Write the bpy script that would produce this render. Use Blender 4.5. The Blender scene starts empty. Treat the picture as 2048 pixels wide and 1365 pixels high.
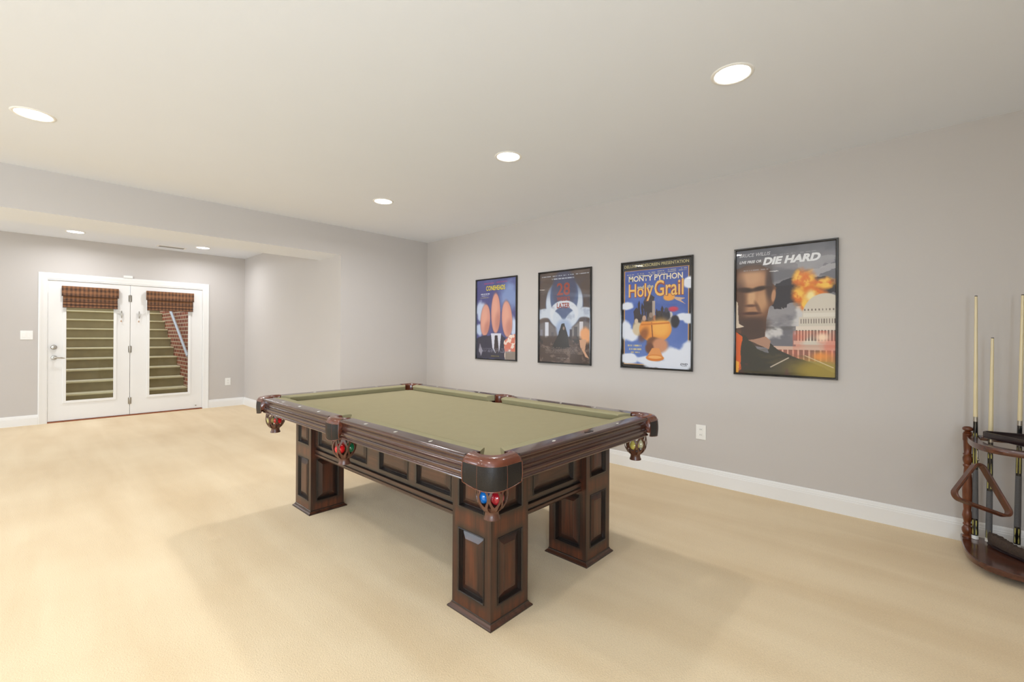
import bpy, bmesh, math, random
import numpy as np
from mathutils import Vector, Matrix
random.seed(7)
PI = math.pi
sc = bpy.context.scene
COL = sc.collection

# ------------------------------------------------------------------ camera
F_PX, CY, TH, ROLL = 901.7959, 671.7681, 0.8232, 0.0059
CAM_Z = 1.29
XR, YB, YD, H, HB, XA = 4.0665, 5.500, 9.204, 2.665, 2.307, 2.724
YBB = 6.13            # back face of the ceiling beam
XL, Y0 = -5.6, -1.35   # left and back walls (outside the frame)
cd = bpy.data.cameras.new('camera'); cam = bpy.data.objects.new('camera', cd); COL.objects.link(cam)
Fv = Vector((math.sin(TH), math.cos(TH), 0)); Rv = Vector((math.cos(TH), -math.sin(TH), 0)); Uv = Vector((0, 0, 1))
c_, s_ = math.cos(ROLL), math.sin(ROLL)
Rc = c_*Rv + s_*Uv; Uc = c_*Uv - s_*Rv; Bc = -Fv
cam.matrix_world = Matrix(((Rc.x, Uc.x, Bc.x, 0), (Rc.y, Uc.y, Bc.y, 0), (Rc.z, Uc.z, Bc.z, CAM_Z), (0, 0, 0, 1)))
cd.sensor_fit = 'HORIZONTAL'; cd.sensor_width = 36.0
cd.lens = F_PX/2048*36.0
cd.shift_y = -(682.5-CY)/2048
cd.clip_start = 0.05
sc.camera = cam

# ------------------------------------------------------------------ view + light levels
vs = sc.view_settings
sc.display_settings.display_device = 'sRGB'
vs.view_transform = 'Standard'; vs.look = 'None'; vs.gamma = 1.0; vs.use_curve_mapping = False
vs.exposure = -0.1
SKY = 2.2            # overcast daylight outside
CAN_W = 4.5          # each recessed downlight
MID_W = 8.5
FAR_W = 19.0
LEFT_W = 6.5         # the same lights left of the table
ALC_W = 11.0          # the smaller ones in the alcove
WIN_FILL_W = 30.0          # fill light at each added, unseen opening in the left wall
WINB_FILL_W = 118.0         # the same fill at each added opening in the back wall
world = bpy.data.worlds.new('world'); sc.world = world; world.use_nodes = True
bg = world.node_tree.nodes['Background']
bg.inputs[0].default_value = (0.80, 0.88, 1.0, 1); bg.inputs[1].default_value = SKY
cy = sc.cycles
cy.max_bounces = 10; cy.diffuse_bounces = 6; cy.glossy_bounces = 4; cy.transparent_max_bounces = 12
cy.sample_clamp_indirect = 6.0; cy.caustics_reflective = False; cy.caustics_refractive = False
cy.use_denoising = True

def area_light(name, loc, rot, size, energy, color, shape='DISK', size_y=None, spread=PI):
    ld = bpy.data.lights.new(name, 'AREA'); ld.shape = shape; ld.size = size
    if size_y: ld.size_y = size_y
    ld.energy = energy; ld.color = color; ld.spread = spread
    o = bpy.data.objects.new(name, ld); o.location = loc; o.rotation_euler = rot; COL.objects.link(o)
    return o
# soft fill from invented windows in the left and back walls, out of view
ADDED_WINDOWS_L = [(4.63, 1.0), (8.2, 1.0)]
ADDED_WINDOWS_B = [(-3.6, 1.5), (-1.4, 1.5)]
for i, (yc, w) in enumerate(ADDED_WINDOWS_L):
    area_light('window_daylight', (XL+0.03, yc, 1.45), (0, -PI/2, 0), 1.25, WIN_FILL_W*(3.0 if yc > 6 else 1.0), (0.74, 0.87, 1.0), 'RECTANGLE', w)
for i, (xc, w) in enumerate(ADDED_WINDOWS_B):
    area_light('window_daylight', (xc, Y0+0.03, 1.45), (PI/2, 0, 0), w, WINB_FILL_W, (0.74, 0.87, 1.0), 'RECTANGLE', 1.25)

# ------------------------------------------------------------------ helpers
def lin(c):
    return tuple(((v/255)/12.92 if v/255 <= 0.04045 else ((v/255+0.055)/1.055)**2.4) for v in c)
def new_mat(name):
    m = bpy.data.materials.new(name); m.use_nodes = True
    nt = m.node_tree; b = nt.nodes['Principled BSDF']
    return m, nt, b
def N(nt, t, **kw):
    n = nt.nodes.new(t)
    for k, v in kw.items():
        if k.startswith('i_'): n.inputs[k[2:]].default_value = v
        else: setattr(n, k, v)
    return n
def pmat(name, col, rough=0.5, metal=0.0, coat=0.0, bump=0.0, bscale=200.0, var=0.0, vscale=3.0, spec=0.5):
    m, nt, b = new_mat(name)
    c = lin(col) + (1,)
    b.inputs['Base Color'].default_value = c
    b.inputs['Roughness'].default_value = rough; b.inputs['Metallic'].default_value = metal
    b.inputs['Coat Weight'].default_value = coat; b.inputs['Coat Roughness'].default_value = 0.08
    b.inputs['Specular IOR Level'].default_value = spec
    tc = N(nt, 'ShaderNodeTexCoord')
    ns = N(nt, 'ShaderNodeTexNoise'); ns.inputs['Scale'].default_value = vscale; ns.inputs['Detail'].default_value = 4
    nt.links.new(tc.outputs['Object'], ns.inputs['Vector'])
    mx = N(nt, 'ShaderNodeMix', data_type='RGBA'); mx.inputs[6].default_value = tuple(v*(1-var) for v in c[:3])+(1,); mx.inputs[7].default_value = tuple(min(1, v*(1+var)) for v in c[:3])+(1,)
    nt.links.new(ns.outputs['Fac'], mx.inputs[0]); nt.links.new(mx.outputs[2], b.inputs['Base Color'])
    if bump:
        n2 = N(nt, 'ShaderNodeTexNoise'); n2.inputs['Scale'].default_value = bscale; n2.inputs['Detail'].default_value = 2
        nt.links.new(tc.outputs['Object'], n2.inputs['Vector'])
        bp = N(nt, 'ShaderNodeBump'); bp.inputs['Strength'].default_value = bump; bp.inputs['Distance'].default_value = 0.002
        nt.links.new(n2.outputs['Fac'], bp.inputs['Height']); nt.links.new(bp.outputs['Normal'], b.inputs['Normal'])
    return m
def wood_mat(name, light, dark, burn, axis='Z', rough=0.28, coat=0.25, attr=True):
    """glazed walnut: grain along one axis, darker stain rubbed into the edges (vertex attribute 'burnish')"""
    m, nt, b = new_mat(name)
    tc = N(nt, 'ShaderNodeTexCoord'); mp = N(nt, 'ShaderNodeMapping')
    s = {'X': (3, 45, 45), 'Y': (45, 3, 45), 'Z': (45, 45, 3)}[axis]
    mp.inputs['Scale'].default_value = s
    nt.links.new(tc.outputs['Object'], mp.inputs['Vector'])
    n1 = N(nt, 'ShaderNodeTexNoise'); n1.inputs['Scale'].default_value = 1.0; n1.inputs['Detail'].default_value = 5; n1.inputs['Distortion'].default_value = 0.6
    nt.links.new(mp.outputs[0], n1.inputs['Vector'])
    cr = N(nt, 'ShaderNodeValToRGB'); cr.color_ramp.elements[0].position = 0.3; cr.color_ramp.elements[1].position = 0.72
    cr.color_ramp.elements[0].color = lin(dark)+(1,); cr.color_ramp.elements[1].color = lin(light)+(1,)
    nt.links.new(n1.outputs['Fac'], cr.inputs[0])
    out = cr.outputs[0]
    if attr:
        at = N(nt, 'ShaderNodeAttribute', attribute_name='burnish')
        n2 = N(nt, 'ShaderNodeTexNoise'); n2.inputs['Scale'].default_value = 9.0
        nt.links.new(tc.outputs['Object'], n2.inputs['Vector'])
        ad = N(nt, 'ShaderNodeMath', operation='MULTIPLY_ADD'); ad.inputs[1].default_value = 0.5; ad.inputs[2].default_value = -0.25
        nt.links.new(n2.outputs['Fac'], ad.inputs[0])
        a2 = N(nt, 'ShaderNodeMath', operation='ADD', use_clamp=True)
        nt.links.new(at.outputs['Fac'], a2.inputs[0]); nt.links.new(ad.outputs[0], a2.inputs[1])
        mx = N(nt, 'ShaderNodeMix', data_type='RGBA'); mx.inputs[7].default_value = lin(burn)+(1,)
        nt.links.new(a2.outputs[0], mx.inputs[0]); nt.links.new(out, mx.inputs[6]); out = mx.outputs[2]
    nt.links.new(out, b.inputs['Base Color'])
    b.inputs['Roughness'].default_value = rough; b.inputs['Coat Weight'].default_value = coat; b.inputs['Coat Roughness'].default_value = 0.12 if not attr else 0.3
    return m

def link(name, me, m=None, parent=None, smooth=False):
    o = bpy.data.objects.new(name, me); COL.objects.link(o)
    if m is not None:
        for mm in (m if isinstance(m, (list, tuple)) else [m]): me.materials.append(mm)
    if parent is not None: o.parent = parent
    if smooth:
        for p in me.polygons: p.use_smooth = True
    return o
def obj(name, bm, m=None, parent=None, smooth=False, ang=None):
    me = bpy.data.meshes.new(name)
    bmesh.ops.recalc_face_normals(bm, faces=bm.faces[:])
    bm.to_mesh(me); bm.free()
    o = link(name, me, m, parent, smooth)
    if ang is not None:
        for p in me.polygons: p.use_smooth = True
        me.set_sharp_from_angle(angle=math.radians(ang))
    return o
def tag(o, label, cat, group=None):
    o['label'] = label; o['category'] = cat
    if group: o['group'] = group
    return o
def thing(name, loc, label, cat, group=None, rz=0.0):
    o = bpy.data.objects.new(name, None); COL.objects.link(o); o.location = loc; o.rotation_euler = (0, 0, rz)
    o.empty_display_size = 0.1
    return tag(o, label, cat, group)
def rel(o, parent):
    """object was built in world coordinates: hang it under parent without moving it"""
    o.parent = parent
    pm = Matrix.Translation(parent.location) @ Matrix.Rotation(parent.rotation_euler.z, 4, 'Z')
    if parent.parent is not None: pm = Matrix.Identity(4)
    o.matrix_parent_inverse = pm.inverted()
    return o
def struct(name, bm, m, parent=None, smooth=False, ang=None):
    o = obj(name, bm, m, parent, smooth, ang); o['kind'] = 'structure'; return o
def box(bm, x0, x1, y0, y1, z0, z1, bev=0.0, mi=0):
    vs_ = [bm.verts.new((x, y, z)) for x in (x0, x1) for y in (y0, y1) for z in (z0, z1)]
    fs = [(0, 1, 3, 2), (4, 6, 7, 5), (0, 4, 5, 1), (2, 3, 7, 6), (0, 2, 6, 4), (1, 5, 7, 3)]
    F = [bm.faces.new([vs_[i] for i in f]) for f in fs]
    for f in F: f.material_index = mi
    if bev > 0:
        es = list({e for f in F for e in f.edges})
        bmesh.ops.bevel(bm, geom=es, offset=bev, segments=2, affect='EDGES', profile=0.5)
    return vs_
def B(*a, **k):
    bm = bmesh.new(); box(bm, *a, **k); return bm
def lathe(bm, cx, cy, prof, n=24, axis='Z', cz=0.0, cap=True):
    """prof: list of (r, h)"""
    rings = []
    for r, h in prof:
        ring = []
        for i in range(n):
            a = 2*PI*i/n
            p = (r*math.cos(a), r*math.sin(a), h)
            if axis == 'Z': q = (cx+p[0], cy+p[1], cz+p[2])
            elif axis == 'Y': q = (cx+p[0], cy+p[2], cz+p[1])
            else: q = (cx+p[2], cy+p[0], cz+p[1])
            ring.append(bm.verts.new(q))
        rings.append(ring)
    for a, b_ in zip(rings, rings[1:]):
        for i in range(n):
            bm.faces.new((a[i], a[(i+1) % n], b_[(i+1) % n], b_[i]))
    if cap:
        if prof[0][0] > 1e-5: bm.faces.new(rings[0])
        if prof[-1][0] > 1e-5: bm.faces.new(rings[-1])
    bmesh.ops.remove_doubles(bm, verts=[v for r in (rings[0], rings[-1]) for v in r], dist=1e-6)
def tube(bm, pts, r, n=8, closed=False, flat=None, caps=True):
    """sweep a circle (or r=(a,b) ellipse) along pts"""
    P = [Vector(p) for p in pts]; m = len(P); rings = []
    up = Vector((0, 0, 1)); prev = None
    for i, p in enumerate(P):
        if closed: t = (P[(i+1) % m]-P[i-1])
        else: t = P[min(i+1, m-1)]-P[max(i-1, 0)]
        t.normalize()
        if flat is not None: a = Vector(flat)
        elif prev is None: a = Vector((0, 0, 1)) if abs(t.z) < 0.9 else Vector((1, 0, 0))
        else: a = prev
        a = (a - a.dot(t)*t)
        if a.length < 1e-6: a = Vector((1, 0, 0)) - Vector((1, 0, 0)).dot(t)*t
        a.normalize(); prev = a
        b_ = t.cross(a)
        rr = r[i] if isinstance(r, list) else r
        ra, rb = rr if isinstance(rr, tuple) else (rr, rr)
        rings.append([bm.verts.new(p + a*ra*math.cos(2*PI*k/n) + b_*rb*math.sin(2*PI*k/n)) for k in range(n)])
    rng = range(m) if closed else range(m-1)
    for i in rng:
        A, Bq = rings[i], rings[(i+1) % m]
        for k in range(n): bm.faces.new((A[k], A[(k+1) % n], Bq[(k+1) % n], Bq[k]))
    if not closed and caps: bm.faces.new(rings[0]); bm.faces.new(rings[-1])
def prism(bm, poly, z0, z1):
    a = [bm.verts.new((x, y, z0)) for x, y in poly]; b_ = [bm.verts.new((x, y, z1)) for x, y in poly]
    n = len(poly)
    bm.faces.new(a); bm.faces.new(b_)
    for i in range(n): bm.faces.new((a[i], a[(i+1) % n], b_[(i+1) % n], b_[i]))

# ------------------------------------------------------------------ materials
def carpet_mat():
    m, nt, b = new_mat('carpet')
    tc = N(nt, 'ShaderNodeTexCoord')
    big = N(nt, 'ShaderNodeTexNoise'); big.inputs['Scale'].default_value = 0.9; big.inputs['Detail'].default_value = 3
    mp = N(nt, 'ShaderNodeMapping'); mp.inputs['Rotation'].default_value = (0, 0, 0.35); mp.inputs['Scale'].default_value = (3.2, 0.45, 1)
    st = N(nt, 'ShaderNodeTexNoise'); st.inputs['Scale'].default_value = 1.3; st.inputs['Detail'].default_value = 3; st.inputs['Distortion'].default_value = 0.4
    fi = N(nt, 'ShaderNodeTexNoise'); fi.inputs['Scale'].default_value = 170; fi.inputs['Detail'].default_value = 3
    nt.links.new(tc.outputs['Object'], big.inputs['Vector']); nt.links.new(tc.outputs['Object'], mp.inputs['Vector'])
    nt.links.new(mp.outputs[0], st.inputs['Vector']); nt.links.new(tc.outputs['Object'], fi.inputs['Vector'])
    m1 = N(nt, 'ShaderNodeMix', data_type='RGBA')
    m1.inputs[6].default_value = lin((224, 199, 160))+(1,); m1.inputs[7].default_value = lin((240, 219, 183))+(1,)
    ad = N(nt, 'ShaderNodeMath', operation='ADD'); sb = N(nt, 'ShaderNodeMath', operation='MULTIPLY_ADD', use_clamp=True)
    nt.links.new(big.outputs['Fac'], ad.inputs[0]); nt.links.new(st.outputs['Fac'], ad.inputs[1])
    sb.inputs[1].default_value = 1.7; sb.inputs[2].default_value = -1.2
    nt.links.new(ad.outputs[0], sb.inputs[0]); nt.links.new(sb.outputs[0], m1.inputs[0])
    m2 = N(nt, 'ShaderNodeMix', data_type='RGBA', blend_type='MULTIPLY'); m2.inputs[0].default_value = 0.35
    cr = N(nt, 'ShaderNodeValToRGB'); cr.color_ramp.elements[0].position = 0.3; cr.color_ramp.elements[1].position = 0.65
    cr.color_ramp.elements[0].color = (0.72, 0.70, 0.66, 1)
    nt.links.new(fi.outputs['Fac'], cr.inputs[0]); nt.links.new(m1.outputs[2], m2.inputs[6]); nt.links.new(cr.outputs[0], m2.inputs[7])
    nt.links.new(m2.outputs[2], b.inputs['Base Color'])
    b.inputs['Roughness'].default_value = 0.95; b.inputs['Specular IOR Level'].default_value = 0.1
    b.inputs['Sheen Weight'].default_value = 0.15
    bp = N(nt, 'ShaderNodeBump'); bp.inputs['Strength'].default_value = 0.5; bp.inputs['Distance'].default_value = 0.004
    nt.links.new(fi.outputs['Fac'], bp.inputs['Height']); nt.links.new(bp.outputs['Normal'], b.inputs['Normal'])
    return m
M = {}
M['carpet'] = carpet_mat()
M['wall'] = pmat('grey wall paint', (199, 194, 190), 0.7, bump=0.15, bscale=300, var=0.012, spec=0.25)
M['ceil'] = pmat('ceiling paint', (233, 238, 247), 0.85, bump=0.1, bscale=250, var=0.01, spec=0.2)
M['white'] = pmat('white trim paint', (236, 235, 233), 0.35, var=0.01, spec=0.4)
M['plate'] = pmat('white plastic', (240, 239, 235), 0.3, var=0.005)
M['slot'] = pmat('dark slot', (60, 56, 52), 0.6)
M['nickel'] = pmat('satin nickel', (176, 170, 160), 0.3, metal=1.0)
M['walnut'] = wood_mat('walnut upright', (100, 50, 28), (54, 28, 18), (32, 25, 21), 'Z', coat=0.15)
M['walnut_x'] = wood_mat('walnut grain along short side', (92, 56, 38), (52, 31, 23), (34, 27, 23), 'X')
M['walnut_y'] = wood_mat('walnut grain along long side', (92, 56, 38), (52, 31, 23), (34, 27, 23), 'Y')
M['rail_x'] = wood_mat('polished rail short side', (82, 50, 38), (50, 31, 26), (40, 28, 26), 'X', rough=0.2, coat=0.45, attr=False)
M['rail_y'] = wood_mat('polished rail long side', (82, 50, 38), (50, 31, 26), (40, 28, 26), 'Y', rough=0.2, coat=0.45, attr=False)
M['darkwood'] = pmat('dark underside board', (40, 26, 20), 0.6, var=0.2)
M['cloth'] = pmat('olive billiard cloth', (156, 147, 117), 0.95, bump=0.25, bscale=900, var=0.04, vscale=14, spec=0.1)
M['cushion'] = pmat('olive cushion cloth', (154, 147, 116), 0.95, bump=0.2, bscale=900, var=0.03, vscale=14, spec=0.1)
M['copper'] = pmat('burnished brown leather', (98, 48, 28), 0.24, coat=0.5, bump=0.2, bscale=60, var=0.5, vscale=25)
M['leather'] = pmat('black brown leather', (50, 44, 40), 0.38, coat=0.15, bump=0.3, bscale=260, var=0.2, vscale=30)
M['strap'] = pmat('brown basket leather', (88, 52, 36), 0.4, coat=0.2, bump=0.2, bscale=120, var=0.3, vscale=40)
M['cap'] = pmat('dark polished casting', (44, 40, 42), 0.15, metal=0.8)
M['pearl'] = pmat('pearl inlay', (226, 220, 205), 0.25, coat=0.4)
M['frame'] = pmat('black picture frame', (14, 13, 13), 0.14, coat=0.8)
M['rackwood'] = wood_mat('red brown turned wood', (118, 60, 28), (76, 36, 17), (60, 30, 20), 'Z', rough=0.3, coat=0.2, attr=False)
M['rackboard'] = wood_mat('red brown board', (98, 54, 36), (64, 34, 25), (60, 30, 20), 'Y', rough=0.2, coat=0.6, attr=False)
M['ash'] = pmat('cream cue shaft', (222, 207, 166), 0.3, coat=0.4, var=0.04, vscale=8)
M['cueblack'] = pmat('black lacquer', (18, 17, 19), 0.15, coat=0.6)
M['cuegold'] = pmat('gold green inlay', (172, 164, 92), 0.3, coat=0.4, var=0.2, vscale=60)
M['wrap'] = pmat('grey linen wrap', (92, 92, 94), 0.7, bump=0.5, bscale=500, var=0.25, vscale=160)
M['blacktri'] = pmat('dark glossy ball rack plastic', (34, 22, 24), 0.18, coat=0.4)
M['triwood'] = wood_mat('brown triangle wood', (104, 56, 32), (60, 31, 20), (60, 30, 20), 'Z', rough=0.3, coat=0.2, attr=False)
M['bristle'] = pmat('dark brown bristles', (70, 56, 46), 0.9, bump=1.0, bscale=240, var=0.4, vscale=120)
M['gasket'] = pmat('rusty threshold metal', (150, 84, 48), 0.5, var=0.3, vscale=20)

def emis(name, col, s):
    m, nt, b = new_mat(name)
    b.inputs['Base Color'].default_value = (0.9, 0.9, 0.88, 1)
    b.inputs['Emission Color'].default_value = col+(1,); b.inputs['Emission Strength'].default_value = s
    return m
def glass_mat(name, tint=(1, 1, 1), refl=1.0):
    m = bpy.data.materials.new(name); m.use_nodes = True; nt = m.node_tree; nt.nodes.clear()
    o = N(nt, 'ShaderNodeOutputMaterial'); t = N(nt, 'ShaderNodeBsdfTransparent'); g = N(nt, 'ShaderNodeBsdfGlossy')
    t.inputs[0].default_value = tint+(1,); g.inputs['Roughness'].default_value = 0.015
    fr = N(nt, 'ShaderNodeFresnel'); fr.inputs[0].default_value = 1.5
    mu = N(nt, 'ShaderNodeMath', operation='MULTIPLY', use_clamp=True); mu.inputs[1].default_value = refl
    mx = N(nt, 'ShaderNodeMixShader')
    ge = N(nt, 'ShaderNodeNewGeometry'); nb = N(nt, 'ShaderNodeMath', operation='SUBTRACT'); nb.inputs[0].default_value = refl
    nt.links.new(ge.outputs['Backfacing'], nb.inputs[1]); nt.links.new(nb.outputs[0], mu.inputs[1])
    nt.links.new(fr.outputs[0], mu.inputs[0]); nt.links.new(mu.outputs[0], mx.inputs[0]); nt.links.new(t.outputs[0], mx.inputs[1]); nt.links.new(g.outputs[0], mx.inputs[2])
    nt.links.new(mx.outputs[0], o.inputs[0])
    return m
M['glass'] = glass_mat('clear glass')
M['acrylic'] = glass_mat('poster glazing')
def brick_mat():
    m, nt, b = new_mat('red brick')
    tc = N(nt, 'ShaderNodeTexCoord'); sp = N(nt, 'ShaderNodeSeparateXYZ'); cb = N(nt, 'ShaderNodeCombineXYZ')
    nt.links.new(tc.outputs['Object'], sp.inputs[0])
    nt.links.new(sp.outputs['Y'], cb.inputs['X']); nt.links.new(sp.outputs['Z'], cb.inputs['Y'])
    br = N(nt, 'ShaderNodeTexBrick'); br.inputs['Scale'].default_value = 1.0
    br.inputs['Brick Width'].default_value = 0.215; br.inputs['Row Height'].default_value = 0.075; br.inputs['Mortar Size'].default_value = 0.011
    br.inputs['Color1'].default_value = lin((178, 104, 74))+(1,); br.inputs['Color2'].default_value = lin((138, 76, 54))+(1,); br.inputs['Mortar'].default_value = lin((216, 196, 168))+(1,)
    nt.links.new(cb.outputs[0], br.inputs['Vector']); nt.links.new(br.outputs['Color'], b.inputs['Base Color'])
    b.inputs['Roughness'].default_value = 0.9
    bp = N(nt, 'ShaderNodeBump'); bp.inputs['Distance'].default_value = 0.008; bp.invert = True
    nt.links.new(br.outputs['Fac'], bp.inputs['Height']); nt.links.new(bp.outputs['Normal'], b.inputs['Normal'])
    return m
M['brick'] = brick_mat()
M['riser'] = pmat('olive painted concrete', (152, 141, 104), 0.9, bump=0.4, bscale=90, var=0.25, vscale=6)
M['nosing'] = pmat('pale cream nosing', (236, 230, 188), 0.8, var=0.1, vscale=12)
M['railpipe'] = pmat('pale blue painted pipe', (206, 216, 218), 0.4)
def shade_mat():
    m, nt, b = new_mat('woven reed')
    tc = N(nt, 'ShaderNodeTexCoord'); sp = N(nt, 'ShaderNodeSeparateXYZ'); nt.links.new(tc.outputs['Object'], sp.inputs[0])
    def wave(src, k, ph=0.0):
        a = N(nt, 'ShaderNodeMath', operation='MULTIPLY_ADD'); a.inputs[1].default_value = k; a.inputs[2].default_value = ph
        s = N(nt, 'ShaderNodeMath', operation='SINE'); nt.links.new(src, a.inputs[0]); nt.links.new(a.outputs[0], s.inputs[0])
        h = N(nt, 'ShaderNodeMath', operation='MULTIPLY_ADD'); h.inputs[1].default_value = 0.5; h.inputs[2].default_value = 0.5
        nt.links.new(s.outputs[0], h.inputs[0]); return h.outputs[0]
    v = wave(sp.outputs['X'], 2*PI/0.046); hz = wave(sp.outputs['Z'], 2*PI/0.075, 0.7); fine = wave(sp.outputs['Z'], 2*PI/0.009)
    ns = N(nt, 'ShaderNodeTexNoise'); ns.inputs['Scale'].default_value = 30
    nt.links.new(tc.outputs['Object'], ns.inputs['Vector'])
    a = N(nt, 'ShaderNodeMath', operation='ADD'); nt.links.new(v, a.inputs[0]); nt.links.new(hz, a.inputs[1])
    a2 = N(nt, 'ShaderNodeMath', operation='ADD'); nt.links.new(a.outputs[0], a2.inputs[0]); nt.links.new(ns.outputs['Fac'], a2.inputs[1])
    a3 = N(nt, 'ShaderNodeMath', operation='MULTIPLY'); a3.inputs[1].default_value = 0.36; nt.links.new(a2.outputs[0], a3.inputs[0])
    cr = N(nt, 'ShaderNodeValToRGB'); cr.color_ramp.elements[0].position = 0.15; cr.color_ramp.elements[1].position = 0.85
    cr.color_ramp.elements[0].color = lin((58, 38, 27))+(1,); cr.color_ramp.elements[1].color = lin((146, 100, 66))+(1,)
    nt.links.new(a3.outputs[0], cr.inputs[0]); nt.links.new(cr.outputs[0], b.inputs['Base Color']); b.inputs['Roughness'].default_value = 0.75
    bp = N(nt, 'ShaderNodeBump'); bp.inputs['Distance'].default_value = 0.002; nt.links.new(fine, bp.inputs['Height']); nt.links.new(bp.outputs['Normal'], b.inputs['Normal'])
    return m
M['reed'] = shade_mat()
M['reed_edge'] = pmat('dark brown shade binding', (62, 36, 26), 0.8)

# ------------------------------------------------------------------ room shell
struct('floor', B(XL-.1, XR+.14, Y0-.1, YD+.15, -0.1, 0.0), M['carpet'])
struct('ceiling', B(XL-.1, XR+.14, Y0-.1, YD+.15, H, H+0.1), M['ceil'])
struct('wall_right', B(XR, XR+.14, Y0-.1, YB+.001, 0, H), M['wall'])
struct('wall_pier', B(XA, XR+.14, YB, YB+.63, 0, H), M['wall'])
struct('wall_alcove', B(XA, XA+.14, YB+.63, YD+.15, 0, H), M['wall'])
beam = struct('ceiling_beam', B(XL, XA, YB, YBB, HB, H), [M['wall'], M['ceil']])
for p in beam.data.polygons:
    if p.center.z < HB+.01: p.material_index = 1      # the underside is painted like the ceiling
def wall_with_holes(name, axis, c0, c1, a0, a1, holes):
    """axis 'X': wall in plane y=c0..c1 running along x. holes: (a0,a1,z0,z1)"""
    bm = bmesh.new()
    us = sorted({a0, a1} | {h[0] for h in holes} | {h[1] for h in holes})
    for u0, u1 in zip(us, us[1:]):
        um = (u0+u1)/2; spans = [(0, H)]
        for h in holes:
            if h[0] < um < h[1]: spans = [(0, h[2]), (h[3], H)]
        for z0, z1 in spans:
            if z1-z0 < 1e-4: continue
            if axis == 'X': box(bm, u0, u1, c0, c1, z0, z1)
            else: box(bm, c0, c1, u0, u1, z0, z1)
    bmesh.ops.remove_doubles(bm, verts=bm.verts[:], dist=1e-5)
    return struct(name, bm, M['wall'])
DO = (0.200, 2.085, 0.0, 2.060)
wall_with_holes('wall_far', 'X', YD, YD+.15, XL-.1, XA, [DO])
wall_with_holes('wall_left', 'Y', XL-.1, XL, Y0-.1, YD, [(yc-w/2, yc+w/2, 0.85, 2.1) for yc, w in ADDED_WINDOWS_L])
wall_with_holes('wall_back', 'X', Y0-.1, Y0, XL, XR, [(xc-w/2, xc+w/2, 0.85, 2.1) for xc, w in ADDED_WINDOWS_B])
def window(n, ax, c, a, w):  # unseen frame and pane, added to go with the fill lights
    bm = bmesh.new(); d0, d1 = (c-.09, c-.04)
    def bb(u0, u1, z0, z1, e0=d0, e1=d1):
        if ax == 'Y': box(bm, e0, e1, u0, u1, z0, z1)
        else: box(bm, u0, u1, e0, e1, z0, z1)
    u0, u1 = a-w/2, a+w/2
    bb(u0, u0+.05, .85, 2.1); bb(u1-.05, u1, .85, 2.1); bb(u0+.05, u1-.05, .85, .9); bb(u0+.05, u1-.05, 2.05, 2.1); bb(u0+.05, u1-.05, 1.455, 1.495); bb(a-.02, a+.02, .9, 1.455); bb(a-.02, a+.02, 1.495, 2.05)
    f = struct('window_%d' % n, bm, M['white'])
    g = bmesh.new()
    if ax == 'Y': box(g, c-.068, c-.064, u0+.04, u1-.04, .88, 2.07)
    else: box(g, u0+.04, u1-.04, c-.068, c-.064, .88, 2.07)
    obj('window_glass', g, M['glass'], f)
k = 1
for yc, w in ADDED_WINDOWS_L: window(k, 'Y', XL, yc, w); k += 1
for xc, w in ADDED_WINDOWS_B: window(k, 'X', Y0, xc, w); k += 1

def baseboard(name, axis, c, sgn, a0, a1):
    """profile extruded along a wall. c: wall plane, sgn: direction into the room"""
    pr = [(0, 0), (.016, 0), (.016, .100), (.0135, .104), (.0135, .112), (.011, .116), (.009, .130), (.005, .137), (0, .139)]
    bm = bmesh.new(); A = []; Bq = []
    for d, z in pr:
        for L, a in ((A, a0), (Bq, a1)):
            L.append(bm.verts.new((c+sgn*d, a, z) if axis == 'Y' else (a, c+sgn*d, z)))
    n = len(pr)
    for i in range(n): bm.faces.new((A[i], A[(i+1) % n], Bq[(i+1) % n], Bq[i]))
    bm.faces.new(A); bm.faces.new(Bq)
    return struct(name, bm, M['white'])
baseboard('baseboard_right', 'Y', XR, -1, Y0, YB)
baseboard('baseboard_pier', 'X', YB, -1, XA-.016, XR-.016)
baseboard('baseboard_alcove', 'Y', XA, -1, YB, YD)
baseboard('baseboard_far', 'X', YD, -1, XL, .119)
baseboard('baseboard_far_right', 'X', YD, -1, 2.165, XA-.016)
baseboard('baseboard_left', 'Y', XL, 1, Y0, YD)
baseboard('baseboard_back', 'X', Y0, 1, XL+.016, XR-.016)

# ------------------------------------------------------------------ double door at the far wall
def casing():
    pr = [(0, 0), (0, .012), (.006, .018), (.02, .018), (.03, .014), (.068, .011), (.082, .009), (.085, .004), (.085, 0)]   # (from outer edge, thickness)
    path = [(.119, 0, 1, 0), (.119, 2.150, 1, -1), (2.166, 2.150, -1, -1), (2.166, 0, -1, 0)]
    bm = bmesh.new(); rings = []
    for x, z, dx, dz in path:
        rings.append([bm.verts.new((x+dx*d, YD-t, z+dz*d)) for d, t in pr])
    for a, b_ in zip(rings, rings[1:]):
        for i in range(len(pr)-1): bm.faces.new((a[i], a[i+1], b_[i+1], b_[i]))
    # jamb lining
    box(bm, .196, .212, YD-.004, YD+.15, 0, 2.065); box(bm, 2.073, 2.089, YD-.004, YD+.15, 0, 2.065); box(bm, .212, 2.073, YD-.004, YD+.15, 2.049, 2.065)
    return struct('trim_1', bm, M['white'], ang=30)
casing()
struct('trim_2', B(.212, 2.073, YD-.012, YD+.15, 0.0, .014), M['gasket'])
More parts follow.
